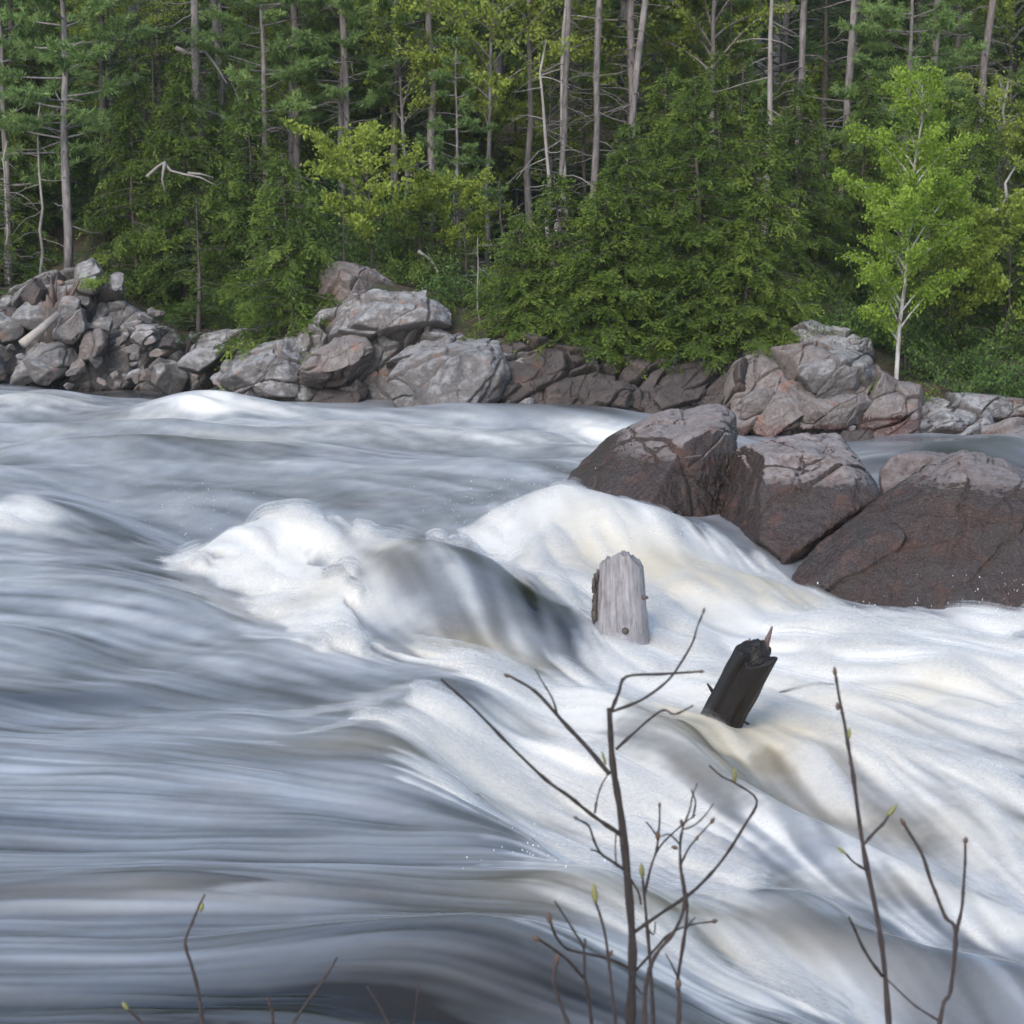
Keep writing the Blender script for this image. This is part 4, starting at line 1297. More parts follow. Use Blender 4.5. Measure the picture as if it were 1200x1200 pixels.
tree('pine1', 1065, 42., 'hazy blue green pine above the birch', .9, group='pines behind the bank')
tree('pine2', 15, 37., 'dark pine at the left edge of the picture', 1.1, group='pines behind the bank')
tree('hem1', 130, 38.5, 'dark hemlock right of the left pine', .9, group='hemlocks behind the bank')
tree('hem1', 30, 40., 'dark hemlock left of the left pine', 1.0, group='hemlocks behind the bank')
tree('hem0', 5, 34.8, 'low spruce like hemlock hanging at the left edge', .7, group='hemlocks behind the bank')
tree('hem2', 590, 34., 'small hemlock at the left of the cedar clump', .8, group='hemlocks behind the bank')
tree('hem2', 495, 34.2, 'small dark hemlock between the two maples', .8, group='hemlocks behind the bank')
tree('hem1', 960, 40., 'dark hemlock behind the dead pole', .9, group='hemlocks behind the bank')
tree('snag1', 533, 35., 'short pale dead stem below the second maple', .42, group='bare dead trunks')
tree('snag1', 563, 31.0, 'small lichen covered dead sapling at the left of the cedar clump', .30, group='bare dead trunks')
tree('snag1', 20, 35.5, 'dead twiggy sapling left of the left pine', .6, group='bare dead trunks')
tree('snag1', 55, 36., 'dead twiggy pole just left of the left pine', .7, group='bare dead trunks')
tree('snag1', 1195, 34., 'pale crooked dead stem at the right edge', .9, group='bare dead trunks', lean=-.12)
tree('maple0', 1178, 30.6, 'small leafy sapling between the birch and the right edge', .8, group='leafy trees inside the wood')
tree('maple0', 1110, 30.8, 'small leafy sapling close to the right of the birch trunk', .6, group='leafy trees inside the wood')
tree('bush1', 1022, 28.9, 'yellow green bush left of the birch foot', .55, group='bushes on the bank', zz=.2)
tree('bush1', 1075, 28.9, 'yellow green bush right of the birch foot', .55, group='bushes on the bank', zz=.0)
tree('bush2', 1130, 29.4, 'dark bush on the bank right of the birch', .8, group='bushes on the bank', zz=.1)
tree('bush2', 1185, 29.2, 'dark bush at the right edge above the mossy rock', .9, group='bushes on the bank', zz=.1)
tree('bush0', 1160, 31., 'olive bush behind the two dark ones on the right', 1.2, group='bushes on the bank')
tree('bush1', 113, 33.0, 'small bright bush among the left rubble', .35, group='bushes on the bank', zz=1.75)
tree('bush0', 480, 32.6, 'dark low bush on top of the outcrop below the maple', .7, group='bushes on the bank', zz=1.75)
tree('bush0', 535, 31.4, 'mossy low bush right of the outcrop top', .6, group='bushes on the bank', zz=1.2)
tree('bush0', 930, 29.8, 'green bush left of the knobbly top rock', .6, group='bushes on the bank', zz=.8)
tree('bush2', 985, 31.0, 'shaded bush behind the right outcrop', 1., group='bushes on the bank', zz=.8)
tree('bush0', 400, 33., 'low bush at the left foot of the maple', .7, group='bushes on the bank', zz=1.6)

lb = np.random.default_rng(15)
for i in range(44):
    px = lb.uniform(-40, 1240); r = (px - 600) / FPX
    y = float(shore(r)) + lb.uniform(1.9, 5.5)
    tree(['bush0', 'bush2', 'bush2', 'hem2'][i % 4], px, y, ['low dark bush growing under the trees of the far bank', 'knee high hemlock growing under the trees of the far bank'][i % 4 == 3], lb.uniform(.5, 1.0) * (.6 if i % 4 == 3 else 1), group=['low bushes under the trees', 'hemlock seedlings under the trees'][i % 4 == 3])

for px, y, sc in ((350, 33.4, .8), (372, 34., 1.0), (395, 34.6, 1.1), (418, 35., 1.1), (455, 34.4, .9), (478, 33.6, .8), (405, 36., 1.4), (360, 35.6, 1.3), (440, 36.4, 1.4)):
    tree('bush0' if sc < 1 else 'bush2', px, y, 'leafy bush on the slope around the yellow leaved maple', sc, group='bushes around the maple')
for i in range(60):
    px = lb.uniform(430, 1200) if i < 46 else lb.uniform(-40, 430)
    y = lb.uniform(37.6, 46.)
    k = ['hem0', 'maple0', 'hem2', 'bush2', 'hem0', 'cedar3'][i % 6]
    tree(k, px, y, {'hem': 'young hemlock among the trunks inside the wood', 'map': 'young leafy tree among the trunks inside the wood', 'bus': 'dark bush among the trunks inside the wood', 'ced': 'young cedar among the trunks inside the wood'}[k[:3]],
         {'hem0': .75, 'hem2': .9, 'maple0': .95, 'bush2': 1.7, 'cedar3': .8}[k] * lb.uniform(.75, 1.25), group='undergrowth of young %s inside the wood' % {'hem': 'hemlocks', 'map': 'leafy trees', 'bus': 'bushes', 'ced': 'cedars'}[k[:3]])

# --- the wood behind: one filled hillside
LB = {'hem': ('dark hemlock deep in the wood behind the bank trees', 'dark hemlocks deep in the wood'), 'cedar': ('olive cedar deep in the wood behind the bank trees', 'cedars deep in the wood'),
      'pine': ('green bushy pine deep in the wood behind the bank trees', 'bushy pines deep in the wood'), 'tall': ('tall bare trunked pine deep in the wood', 'tall pines deep in the wood'),
      'maple': ('yellow green leafy tree deep in the wood', 'leafy trees deep in the wood'), 'snag': ('bare grey dead tree deep in the wood', 'dead trees deep in the wood')}
keys = ['hem1', 'hem1', 'hem0', 'cedar0', 'cedar2', 'pine0', 'pine1', 'pine1', 'tall0', 'tall1', 'tall2', 'maple1', 'maple2', 'snag2', 'hem1', 'cedar2', 'pine2']
lr = np.random.default_rng(5)
row = 0
for y in (39., 42., 45.5, 49., 53., 58., 64., 71., 80.):
    step = 88 + row * 4
    for px in np.arange(-120, 1330, step):
        k = keys[lr.integers(0, len(keys))]
        if row == 0 and (560 < px < 1150): continue
        if row < 2: k = ['hem1', 'maple1', 'pine1', 'cedar2', 'pine0', 'maple2'][lr.integers(0, 6)]
        if row > 5: k = ['hem1', 'cedar2', 'pine1', 'hem1', 'tall2'][lr.integers(0, 5)]
        kk = k.rstrip('0123456789')
        s = lr.uniform(.75, 1.15) * (1 + row * .09)
        if row < 2: s *= .75
        tree(k, px + lr.uniform(-.5, .5) * step, y + lr.uniform(-1.5, 1.5), LB[kk][0], s, group=LB[kk][1], lean=lr.normal() * .02)
    row += 1

# ------------------------------------------------------------------ driftwood
def mat_wood(name, a, b, rough, scale=(9, 9, 1.2)):
    m, nt, out = new_mat(name)
    tc = nd(nt, 'ShaderNodeTexCoord').outputs['Object']
    mp = nd(nt, 'ShaderNodeMapping', {'Vector': tc, 'Scale': scale}).outputs[0]
    n1 = noise(nt, mp, 4., 7, .65, .6); n2 = noise(nt, tc, 9., 4)
    c = ramp(nt, mth(nt, 'ADD', mth(nt, 'MULTIPLY', n1, .8), mth(nt, 'MULTIPLY', n2, .25)), [(.3, a), (.72, b)])
    p = nd(nt, 'ShaderNodeBsdfPrincipled', {'Base Color': c, 'Roughness': rough, 'Normal': bump(nt, n1, .8, .02)})
    nt.links.new(p.outputs[0], out.inputs[0])
    return m


M_grey = mat_wood('weathered_grey_wood', (.085, .075, .078), (.40, .375, .385), .7)
M_wetw = mat_wood('wet_black_wood', (.003, .0022, .0018), (.015, .010, .008), .5)
M_brk = mat_wood('ragged_log_bark', (.035, .027, .022), (.17, .13, .11), .8, (14, 14, 5))
M_red = mat_wood('split_red_wood', (.07, .048, .04), (.20, .14, .115), .8)
M_pale = mat_wood('pale_driftwood', (.28, .24, .21), (.50, .45, .40), .7)


def log_mesh(name, L, prof, jag, nz=40, taper=.0, seed=0, rough=.006):
    """a log along +Z; prof(theta) -> radius; jag(x, y) -> height of the broken end"""
    lr = np.random.default_rng(seed)
    ns = 72
    th = np.linspace(0, 2 * np.pi, ns, endpoint=False)
    rad = np.array([prof(t) for t in th])
    V = []
    for k in range(nz):
        u = k / (nz - 1)
        rr_ = rad * (1 - taper * u)
        x, y = rr_ * np.cos(th), rr_ * np.sin(th)
        top = L + jag(x, y)
        q = np.stack([x, y, u * top], -1)
        n = fbm3(np.stack([x * 14, y * 14, u * top * 2.2 + seed], -1), 3)
        q[:, :2] *= (1 + n * rough / rad)[:, None]
        V.append(q)
    for s in np.linspace(.9, .06, 9):        # ragged end grain
        x, y = rad * (1 - taper) * np.cos(th) * s, rad * (1 - taper) * np.sin(th) * s
        z = L + jag(x, y) + fbm3(np.stack([x * 30, y * 30, 0 * x + seed], -1), 3) * .022
        V.append(np.stack([x, y, z], -1))
    V = np.array(V); n = len(V)
    i = np.arange(n - 1)[:, None] * ns + np.arange(ns)[None, :]
    j = np.arange(n - 1)[:, None] * ns + (np.arange(ns)[None, :] + 1) % ns
    q = np.stack([i, j, j + ns, i + ns], -1).reshape(-1, 4)
    cap = (np.arange(ns) + (n - 1) * ns)[None, :]
    return mesh_np(name, V.reshape(-1, 3), [q, cap], None, True)


# upright grey log in the white water
h0 = hit(728, 748)
b0 = on_y(729, 815, h0[1]); t0 = on_y(722, 655, h0[1] + .15)
lg = empty('weathered_log', b0, 'upright weathered grey log with flat face and broken top standing in the foam', 'log')
ax = Vector(t0 - b0); Lg = ax.length
lg.rotation_euler = ax.to_track_quat('Z', 'Y').to_euler()


def prof1(t):
    # flat-faced half round: the flat looks to the camera
    c, s = math.cos(t), math.sin(t)
    return 1. / max(abs(c) ** 3 / .235 ** 3 + abs(s) ** 3 / .17 ** 3, 1e-6) ** (1 / 3.)


q_ = lg.rotation_euler.to_quaternion()
lg.rotation_mode = 'XYZ'
lg.rotation_euler = (math.atan2(-(t0[1] - b0[1]), t0[2] - b0[2]), math.atan2(t0[0] - b0[0], t0[2] - b0[2]), R(-14))
obj('trunk', log_mesh('weathered_log', Lg, prof1, lambda x, y: .04 - np.clip(-x - .01, 0, .03) * 1.3 - np.clip(-x - .09, 0, 1) * .5 - np.clip(x - .045, 0, 1) * .9 + .012 * np.sin(x * 47 + y * 31) + .008 * np.sin(x * 113), 60, .34, 4, .014), M_grey, lg)
g = Geo()
for k in range(150):        # ragged bark plates down the left edge
    u = rng.random(); z = u * Lg * .86; w = .235 * (1 - .28 * z / Lg)
    c = np.array([-w * rng.uniform(.86, 1.03), rng.uniform(-.15, .08) * (1 - .2 * u), z])
    l, wd = rng.uniform(.04, .10), rng.uniform(.012, .03)
    g.tube(np.array([c, c + np.array([rng.normal() * .006, rng.normal() * .01, l])]), [wd * .6, wd * .3], 5)
obj('bark', g.mesh('log_bark'), M_brk, lg)
g = Geo()
g.tube(np.array([[.055, -.150, Lg * .48], [.055, -.166, Lg * .48]]), [.026, .014], 10)
obj('knot', g.mesh('log_knot', True), M_brk, lg)
g = Geo()
g.tube(np.array([[.16, -.05, Lg * .72], [.205, -.06, Lg * .72]]), [.022, .010], 8)
obj('branch_stub', g.mesh('log_stub', True), M_brk, lg)

# dark leaning log
h1 = hit(846, 845)
b1 = on_y(825, 884, h1[1] + .12); t1 = on_y(889, 765, h1[1] - .22)
dl = empty('leaning_log', b1, 'dark wet log leaning out of the rapids with a splintered end', 'log')
ax = Vector(t1 - b1); Ld = ax.length
dl.rotation_euler = ax.to_track_quat('Z', 'Y').to_euler()


def prof2(t): return .128 * (1 + .07 * math.sin(3 * t + 1) + .05 * math.sin(7 * t) + .03 * math.sin(13 * t))


obj('trunk', log_mesh('leaning_log', Ld, prof2, lambda x, y: .03 * np.sin(x * 28 + 1) + .025 * np.sin(y * 41), 50, .04, 9, .012), M_wetw, dl)
inv = dl.rotation_euler.to_matrix().inverted()


def loc_in(pw): return np.array((inv @ Vector(pw - b1))[:])


g = Geo()
for (x0, y0, x1, y1, r_) in ((893, 768, 905, 734, .022), (897, 768, 901, 742, .016), (880, 758, 878, 748, .012)):
    a, b = loc_in(on_y(x0, y0, h1[1] - .15)), loc_in(on_y(x1, y1, h1[1] - .15))
    g.tube(np.array([a, (a + b) / 2 + .004, b]), [r_, r_ * .8, r_ * .25], 6)
obj('splinter', g.mesh('splinter'), M_red, dl)
g = Geo()
a, b = loc_in(on_y(858, 838, h1[1] - .08)), loc_in(on_y(878, 849, h1[1] - .12))
g.tube(np.array([a, (a + b) / 2, b]), [.014, .011, .006], 6)
obj('branch_stub', g.mesh('log_twig'), M_wetw, dl)
g = Geo()
a, b = loc_in(on_y(838, 815, h1[1])), loc_in(on_y(829, 801, h1[1]))
g.tube(np.array([a, (a + b) / 2, b]), [.014, .011, .006], 6)
obj('branch_stub', g.mesh('log_twigs'), M_wetw, dl)

# stick caught in the foam
g = Geo()
hs = hit(925, 812)[1]
pts = np.array([on_y(a, b, hs) for a, b in ((912, 814), (938, 806), (960, 801), (978, 802))])
c = pts.mean(0)
g.tube(pts - c, [.018, .016, .012, .007], 6)
tag(obj('floating_stick', g.mesh('floating_stick', True), M_wetw, None, c), 'thin dark stick lying on the foam right of the leaning log', 'stick')

# left bank: splintered stump and a leaning pale log
b2 = on_y(62, 362, 33.2)
st = empty('splintered_stump', b2, 'splintered red brown stump among the rubble on the left bank', 'stump')
g = Geo()
for (px, py, r_) in ((55, 345, .07), (60, 325, .05), (67, 322, .04), (78, 335, .07), (92, 322, .05), (94, 327, .04), (48, 352, .05), (72, 350, .08)):
    b = on_y(px, py, 33.2 + rng.uniform(-.1, .2)) - b2
    a = np.array([rng.normal() * .06, rng.normal() * .06, -.25])
    g.tube(np.array([a, (a * .4 + b * .6) + rng.normal(size=3) * .02, b]), [r_ * 1.4, r_, r_ * .15], 6, rough=.15)
obj('splinters', g.mesh('stump_splinters'), M_red, st)
g = Geo(); g.tube(np.array([[0, 0, -.6], [0.02, 0, -.2], [0.03, 0, .02]]), [.26, .19, .15], 10, rough=.1)
obj('stump_base', g.mesh('stump_base'), M_barkd, st)
g = Geo()
pts = np.array([on_y(26, 403, 32.1), on_y(45, 388, 32.35), on_y(68, 368, 32.7)])
c = pts.mean(0)
g.tube(pts - c, [.085, .075, .06], 10, rough=.05)
tag(obj('pale_log', g.mesh('pale_log', True), M_pale, None, c), 'short pale log leaning on the grey blocks below the stump', 'log')
# bleached fallen tops caught in the left cedars
for nm, pl, lab in (('fallen_branch', [[(172, 207), (184, 196), (193, 190), (200, 200), (215, 204), (235, 208), (254, 218)], [(193, 190), (190, 210), (193, 224)], [(220, 203), (235, 204), (250, 208)]], 'bleached dead branch caught in the left cedar'),
                    ('fallen_branch', [[(206, 56), (222, 63), (240, 60), (252, 75), (266, 98)]], 'pale broken limb across the dark old trunk'),
                    ('fallen_branch', [[(1140, 270), (1160, 255), (1180, 232), (1200, 222)], [(1180, 232), (1178, 215), (1190, 195)]], 'pale curved dead branch at the right edge'),
                    ('fallen_branch', [[(490, 294), (505, 305), (513, 318), (512, 333)]], 'thin pale curved stem below the first maple')):
    yy = {'bleached dead branch caught in the left cedar': 34.2, 'pale broken limb across the dark old trunk': 36.9, 'pale curved dead branch at the right edge': 31.6}.get(lab, 33.4)
    g = Geo(); c = on_y(*pl[0][0], yy)
    for path in pl:
        pp = np.array([on_y(a, b, yy + .1 * math.sin(k)) for k, (a, b) in enumerate(path)]) - c
        g.tube(pp, np.linspace(.05, .018, len(pp)) if 'limb' in lab else np.linspace(.032, .012, len(pp)), 6)
    tag(obj(nm, g.mesh(nm, True), M_dead, None, c), lab, 'branch', 'bleached dead branches')

# ------------------------------------------------------------------ drops thrown up by the rapids
dv, dq = ico(1)
g = Geo()
for (px, py, sx, sy, n) in ((560, 598, 40, 16, 70), (625, 572, 35, 14, 60), (205, 615, 28, 26, 70), (250, 585, 40, 8, 30), (1150, 712, 40, 22, 70), (980, 712, 40, 10, 40), (800, 625, 25, 9, 25), (700, 560, 20, 10, 20), (1100, 735, 50, 10, 30), (620, 1000, 40, 14, 30)):
    for _ in range(n):
        a, b = px + rng.normal() * sx, py + rng.normal() * sy
        q = hit(px, py + 14)
        c = on_y(a, b, q[1] + rng.normal() * .2)
        if c[2] < water_z(c[0], c[1]): continue
        r_ = rng.uniform(.0015, .0042) * (1.5 if rng.random() < .1 else 1)
        g.add(dv * np.array([r_, r_, r_ * 1.5]) + c, None, dq)
m, nt, out = new_mat('water_drops')
p = nd(nt, 'ShaderNodeBsdfPrincipled', {'Base Color': (.75, .78, .82, 1), 'Roughness': .2})
nt.links.new(p.outputs[0], out.inputs[0])
tag(obj('spray', g.mesh('spray', True), m), kind='stuff')

# the loose, airy top of the foam: a few torn veils of spray above the white water
nrm = np.zeros(len(river.data.vertices) * 3, dtype=np.float32); river.data.vertices.foreach_get('normal', nrm); nrm = nrm.reshape(-1, 3)[:NV]
base = sstep(.42, .78, blur(foam, 3, 1)) * sstep(6.8, 7.6, Y) * sstep(23, 20, Y) * (1 - .7 * np.exp(-.5 * (d3 / .35) ** 2)) * (1 - .55 * np.clip(tint, 0, 1))
nz0 = (.45 * LS[0] * w0 + .7 * LS[1] * w1 + .7 * LS[2]); nz0 /= nz0.std()
G2 = np.arange(NV).reshape(NY, NX)
vs, fs, al, off = [], [], [], 0
for k, (h_, th_) in enumerate(((.010, -.3), (.022, .25), (.038, .8), (.060, 1.4))):
    nz_ = 1.0 * nz0 + .22 * LM[k % 2] + .25 * np.roll(LS[1].reshape(NY, NX), 7 * k + 3, 1).ravel()
    a_ = base * sstep(th_ - .7, th_ + 1.0, nz_) * (.62, .55, .5, .45)[k]
    sel = a_ > .004
    ok = sel.reshape(NY, NX)
    fm = ok[:-1, :-1] | ok[1:, :-1] | ok[:-1, 1:] | ok[1:, 1:]
    q = np.stack([G2[:-1, :-1][fm], G2[:-1, 1:][fm], G2[1:, 1:][fm], G2[1:, :-1][fm]], -1)
    us, inv_ = np.unique(q.ravel(), return_inverse=True)
    up_ = nrm[us] * .7 + np.array([0, 0, .5])
    vs.append(np.stack([X[us], Y[us], Z[us]], -1) + up_ * (h_ * (.7 + .35 * np.clip(nz_[us], -1, 2)))[:, None])
    al.append(a_[us]); fs.append(inv_.reshape(-1, 4) + off); off += len(us)
m, nt, out = new_mat('foam_veil')
P = nd(nt, 'ShaderNodeNewGeometry').outputs['Position']
grain = noise(nt, P, 34., 5, .75)
am = mth(nt, 'MULTIPLY', attr(nt, 'alpha'), ramp(nt, grain, [(.32, .5), (.62, 1.)]))
d_ = nd(nt, 'ShaderNodeBsdfDiffuse', {'Color': (.87, .86, .835, 1)}); t_ = nd(nt, 'ShaderNodeBsdfTranslucent', {'Color': (.87, .86, .835, 1)}); x_ = nd(nt, 'ShaderNodeBsdfTransparent')
m1 = nd(nt, 'ShaderNodeMixShader', {0: .45, 1: d_.outputs[0], 2: t_.outputs[0]})
m2 = nd(nt, 'ShaderNodeMixShader', {0: am, 1: x_.outputs[0], 2: m1.outputs[0]})
nt.links.new(m2.outputs[0], out.inputs[0])
tag(obj('foam_veil', mesh_np('foam_veil', np.vstack(vs), [np.vstack(fs)], {'alpha': np.concatenate(al)}, True), m), kind='stuff')

# ------------------------------------------------------------------ foreground shoots
M_twig = mat_wood('twig_bark', (.016, .012, .011), (.090, .072, .066), .75, (60, 60, 20))
M_twigr = mat_wood('reddish_twig_bark', (.030, .021, .021), (.125, .095, .092), .75, (60, 60, 20))
M_bud = mat_plain('opening_bud', (.20, .20, .07), .6)
M_budr = mat_plain('brown_bud', (.10, .062, .048), .7)


def smooth_path(p, n=4):
    p = np.asarray(p, float); outp = []
    P_ = np.vstack([2 * p[0] - p[1], p, 2 * p[-1] - p[-2]])
    for k in range(1, len(P_) - 2):
        for u in np.linspace(0, 1, n, endpoint=False):
            a, b, c, d = P_[k - 1], P_[k], P_[k + 1], P_[k + 2]
            outp.append(.5 * (2 * b + (c - a) * u + (2 * a - 5 * b + 4 * c - d) * u * u + (3 * b - a - 3 * c + d) * u ** 3))
    outp.append(p[-1])
    return np.array(outp)


def shoot(label, y, lines, mat, group='bare shoots in the foreground', buds=(), name='bare_shoot', sway=.10, cat='shrub'):
    """lines: (pixel path, first width, last width, depth offset at the tip); the first line is the stem and runs down into the bank"""
    s_px = lines[0][0]
    foot = on_y(*s_px[0], y)
    gz = float(near_z(foot[0], y))
    root = np.array([foot[0] + .03, y, gz - .03])
    e = empty(name, root, label, cat, group)
    mpp = y / FPX
    for li, (path, w0, w1, dy) in enumerate(lines):
        n = len(path)
        pts = np.array([on_y(a, b, y + dy[0] + (dy[1] - dy[0]) * k / max(1, n - 1)) for k, (a, b) in enumerate(path)])
        w = np.linspace(w0, w1, n)
        sp = smooth_path(pts, 4)
        ww = np.interp(np.linspace(0, 1, len(sp)), np.linspace(0, 1, len(w)), w) * mpp * .38
        if li == 0:
            us = np.linspace(0, 1, 7)[:-1, None]
            dn = root + (sp[0] - root) * us + (sp[0] - sp[2]) * (us ** 3) * (1 - us) * 3
            sp = np.vstack([dn, sp]); ww = np.concatenate([np.full(6, ww[0] * 1.1), ww])
        ww = ww * (1 + .07 * rng.normal(size=len(ww)))
        for k in range(2, len(ww) - 1, 5): ww[k] *= 1.28       # nodes
        g = Geo(); g.tube(sp - root, ww, 8, rough=.02)
        nb = max(1, int(len(sp) / 6))
        obj('stem' if li == 0 else 'branch', g.mesh('shoot_wood', True), mat, e)
    for (a, b, da, db, L, wd, green, dy) in buds:
        c = on_y(a, b, y + dy); t = on_y(a + da, b + db, y + dy)
        d = unit(t - c)
        g = Geo(); us = np.linspace(0, 1, 7)
        g.tube(c - root + d[None, :] * (us * L * mpp)[:, None], wd * mpp * .40 * np.sin(np.pi * np.clip(us * .86 + .12, 0, 1)) ** .8 + .0003, 7)
        obj('bud', g.mesh('bud', True), M_bud if green else M_budr, e)
    return e


Z0 = (0, 0)
shoot('tallest dark bare shrub with forked top in front of the logs', 3.3, [
    ([(738, 1205), (741, 1140), (740, 1085), (729, 965), (718, 895), (714, 830)], 15, 9, Z0),
    ([(716, 834), (725, 812), (734, 793), (775, 790), (820, 787)], 6, 3.5, (0, .1)),
    ([(717, 834), (752, 820), (782, 798), (799, 775), (812, 752), (817, 735), (824, 718)], 5, 2.5, (0, .15)),
    ([(722, 878), (745, 857), (762, 842), (778, 832), (791, 837), (812, 827)], 4.5, 2.5, (0, -.1)),
    ([(714, 907), (688, 876), (660, 846), (628, 811), (597, 792)], 8, 4, (0, .15)),
    ([(653, 836), (647, 818), (638, 803), (627, 784)], 3.5, 2, (.08, .1)),
    ([(729, 979), (695, 956), (668, 934), (640, 914), (597, 873), (555, 830), (517, 796)], 7, 3.5, (0, -.15)),
    ([(697, 953), (700, 935), (705, 920), (712, 908)], 3.5, 2, (-.03, .0)),
    ([(731, 1019), (715, 1008), (704, 1000), (696, 985), (690, 968), (677, 960)], 4.5, 3, (0, -.1)),
    ([(705, 1001), (698, 997), (692, 996)], 3, 2, (-.05, -.07)),
    ([(722, 1011), (721, 992), (722, 975)], 2.6, 2, (0, .03)),
    ([(741, 1094), (775, 1070), (808, 1048), (832, 1025), (852, 1000), (872, 968), (887, 938), (862, 918), (846, 910), (831, 897)], 6, 3, (0, .15)),
    ([(741, 1142), (768, 1112), (784, 1095), (808, 1084), (835, 1080)], 4.5, 3, (0, .1)),
    ([(740, 1136), (715, 1124), (690, 1118), (665, 1112), (652, 1098), (645, 1080)], 4.5, 4, (0, -.1)),
    ([(684, 1146), (665, 1125), (648, 1112), (630, 1100)], 5, 4, (-.05, -.1)),
    ([(751, 1060), (748, 1045), (737, 1028)], 3, 4, Z0),
    ([(742, 1150), (752, 1165), (757, 1160)], 3, 2, Z0),
], M_twig, buds=[(861, 917, 0, -10, 20, 7, True, .15), (710, 896, -3, -10, 18, 4, True, 0), (597, 793, -8, -4, 8, 6, False, .15), (818, 787, 8, 0, 8, 5, False, .1), (824, 719, 2, -8, 8, 4, False, .15), (645, 1082, -2, -8, 14, 8, False, -.1), (632, 1102, -8, -5, 10, 8, False, -.1),
                 (834, 1080, 8, -1, 8, 7, False, .1), (677, 960, -6, -4, 6, 5, False, -.1)], name='bare_shrub')
shoot('wiry shoot with twisted twigs close right of the tallest shrub', 3.2, [
    ([(755, 1205), (757, 1155), (768, 1120), (790, 1092), (802, 1060), (798, 1020), (797, 990), (800, 970)], 8, 3.5, Z0),
    ([(797, 1015), (806, 996), (815, 984), (833, 964)], 3.5, 2.5, (0, .1)),
    ([(800, 972), (812, 968), (824, 958), (836, 942)], 3, 2, (0, .1)),
    ([(800, 970), (808, 950), (811, 935), (817, 918)], 3, 2.2, (0, -.05)),
    ([(797, 990), (785, 978), (775, 980)], 3, 2, (0, -.05)),
    ([(812, 958), (815, 940), (810, 925)], 3, 2.4, (0, -.05)),
], M_twigr, buds=[(833, 965, 5, -8, 9, 6, False, .1), (800, 967, -2, -6, 8, 6, False, 0), (815, 985, 3, -5, 8, 5, False, 0), (794, 994, -4, -1, 8, 6, False, 0)])
shoot('slender shoot rising behind the wiry one with a green tip', 3.5, [
    ([(766, 1205), (762, 1130), (756, 1060), (753, 1028)], 6, 4, Z0),
    ([(755, 1050), (764, 1012), (775, 990), (798, 968), (815, 955)], 4, 2.5, (0, .1)),
    ([(768, 1002), (771, 985), (773, 960), (773, 945)], 4, 2.6, (0, .0)),
    ([(770, 980), (763, 970), (757, 963)], 3, 2, (0, 0)),
    ([(756, 1085), (766, 1095), (768, 1080)], 3, 2, (0, 0)),
], M_twigr, buds=[(753, 1028, -1, -10, 18, 8, True, 0), (771, 984, 0, -8, 12, 8, False, 0), (773, 947, 0, -8, 8, 4, False, 0)])
shoot('knotted shoot at the right of the wiry one', 3.25, [
    ([(795, 1205), (796, 1165), (794, 1150), (803, 1090), (805, 1060), (800, 1025)], 7, 4, Z0),
    ([(795, 1148), (787, 1130), (780, 1118)], 3, 2, (0, -.05)),
    ([(803, 1092), (808, 1082), (815, 1075)], 3, 2, (0, .05)),
], M_twigr, buds=[(795, 1158, 0, -8, 14, 10, False, 0)])
shoot('thin straight shoot with a pale green bud left of the tallest shrub', 3.15, [
    ([(722, 1205), (716, 1150), (710, 1100), (703, 1072), (698, 1058)], 5, 4, Z0)], M_twigr,
      buds=[(698, 1058, -1, -10, 26, 9, True, 0), (715, 1120, 2, -6, 8, 6, False, 0)])
shoot('grey forked shoot left of the straight budded one', 3.1, [
    ([(694, 1205), (689, 1165), (685, 1140), (684, 1112), (672, 1090), (650, 1056)], 5, 3, Z0),
    ([(684, 1112), (686, 1104), (685, 1100)], 4, 3, Z0)], M_twig)
shoot('short mottled shoot low down left of the grey forked one', 3.0, [
    ([(668, 1205), (656, 1175), (649, 1150), (652, 1128)], 6, 5, Z0)], M_twigr, buds=[(652, 1130, 1, -8, 14, 8, False, 0)])
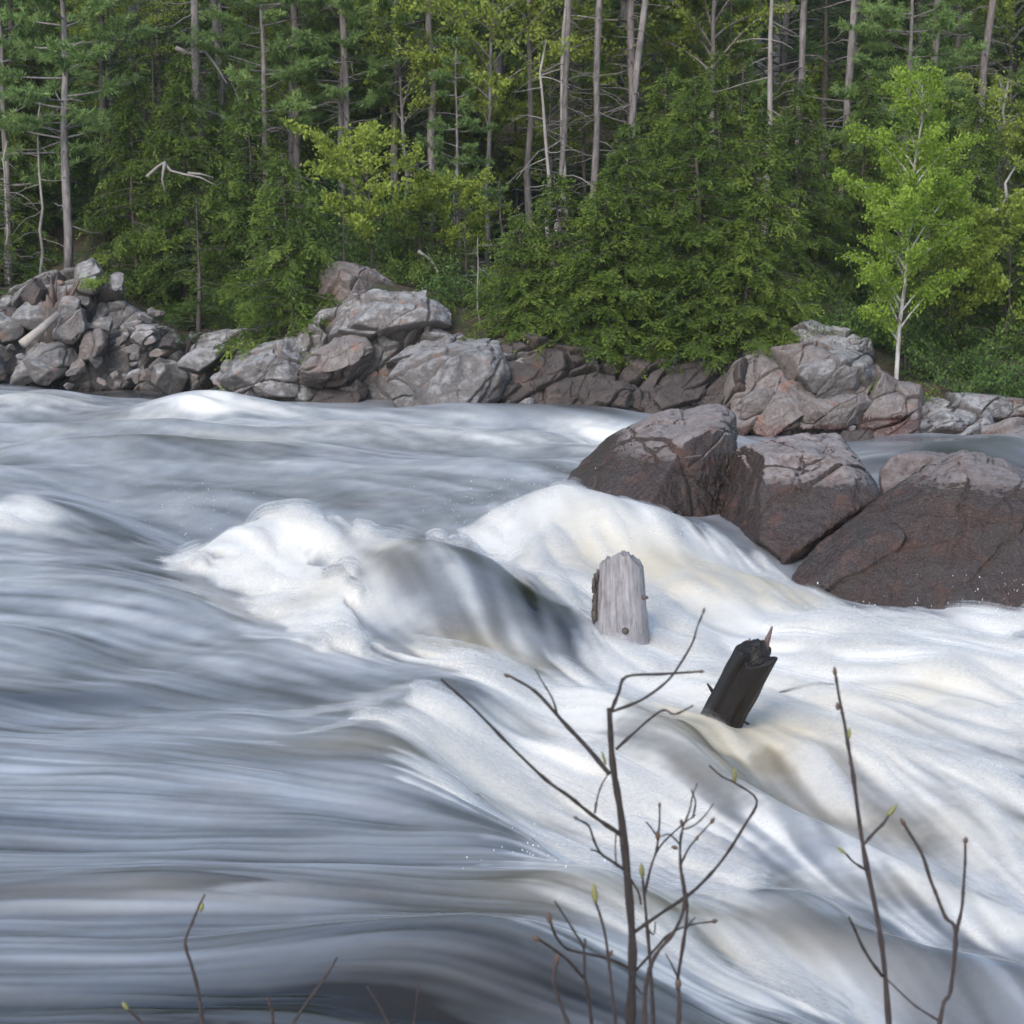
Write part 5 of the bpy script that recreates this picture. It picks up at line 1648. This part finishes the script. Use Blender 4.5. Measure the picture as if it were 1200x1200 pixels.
shoot('tall single shoot with two side twigs at the right', 3.2, [
    ([(1042, 1205), (1036, 1130), (1028, 1075), (1011, 990), (1000, 910), (995, 880), (990, 850), (984, 820), (979, 790)], 9, 4, Z0),
    ([(1012, 990), (1025, 975), (1036, 964), (1041, 956)], 5, 4, (0, .08)),
    ([(1017, 1021), (1000, 1010), (991, 1000)], 4, 3, (0, -.06)),
    ([(1034, 1144), (1020, 1125), (1010, 1108), (1002, 1090), (995, 1075)], 5, 4, (0, -.08)),
], M_twigr, buds=[(1040, 957, 6, -8, 20, 7, True, .08), (992, 1001, -8, -6, 16, 5, True, -.06), (994, 866, 1, -8, 14, 6, True, 0), (982, 832, -1, -8, 10, 6, False, 0), (979, 792, -1, -8, 12, 6, False, 0), (998, 897, -2, -8, 8, 7, False, 0)])
shoot('forked shoot in the lower right corner', 3.1, [
    ([(1100, 1205), (1106, 1175), (1114, 1160), (1120, 1092), (1108, 1075), (1098, 1050), (1090, 1030), (1080, 1000), (1060, 967)], 7, 5, Z0),
    ([(1121, 1092), (1127, 1065), (1129, 1040), (1131, 1010), (1131, 985)], 6, 4, (0, .1)),
    ([(1100, 1196), (1085, 1187), (1068, 1175), (1040, 1148)], 4, 3, (0, .1)),
], M_twigr, buds=[(1061, 968, -5, -8, 12, 7, False, 0), (1131, 988, 1, -6, 8, 8, False, .1)])
shoot('single kinked shoot in the lower left with a white bud', 3.1, [
    ([(238, 1205), (232, 1160), (224, 1130), (217, 1105), (225, 1082), (232, 1065), (240, 1048)], 6, 3, Z0)], M_twigr, buds=[(235, 1068, 2, -8, 12, 7, True, 0)])
shoot('pale bent shoot tip right of the kinked one', 3.0, [([(340, 1205), (356, 1180), (372, 1158), (386, 1138), (395, 1122)], 5, 3, Z0)], M_twigr)
shoot('stubby shoot tip beside the pale bent one', 3.0, [([(319, 1205), (319, 1185), (314, 1168)], 6, 5, Z0)], M_twigr)
shoot('low leaning shoot tip at the lower left', 3.0, [([(172, 1205), (160, 1192), (150, 1182)], 6, 5, Z0)], M_twigr, buds=[(150, 1183, -6, -8, 12, 7, True, 0)])
shoot('faint thin shoot low in the middle left', 3.4, [([(458, 1205), (445, 1180), (430, 1156)], 4, 3, Z0)], M_twigr)
shoot('faintest hair thin shoot right of the faint one', 3.5, [([(484, 1205), (487, 1180), (491, 1150)], 3, 2, Z0)], M_twigr)
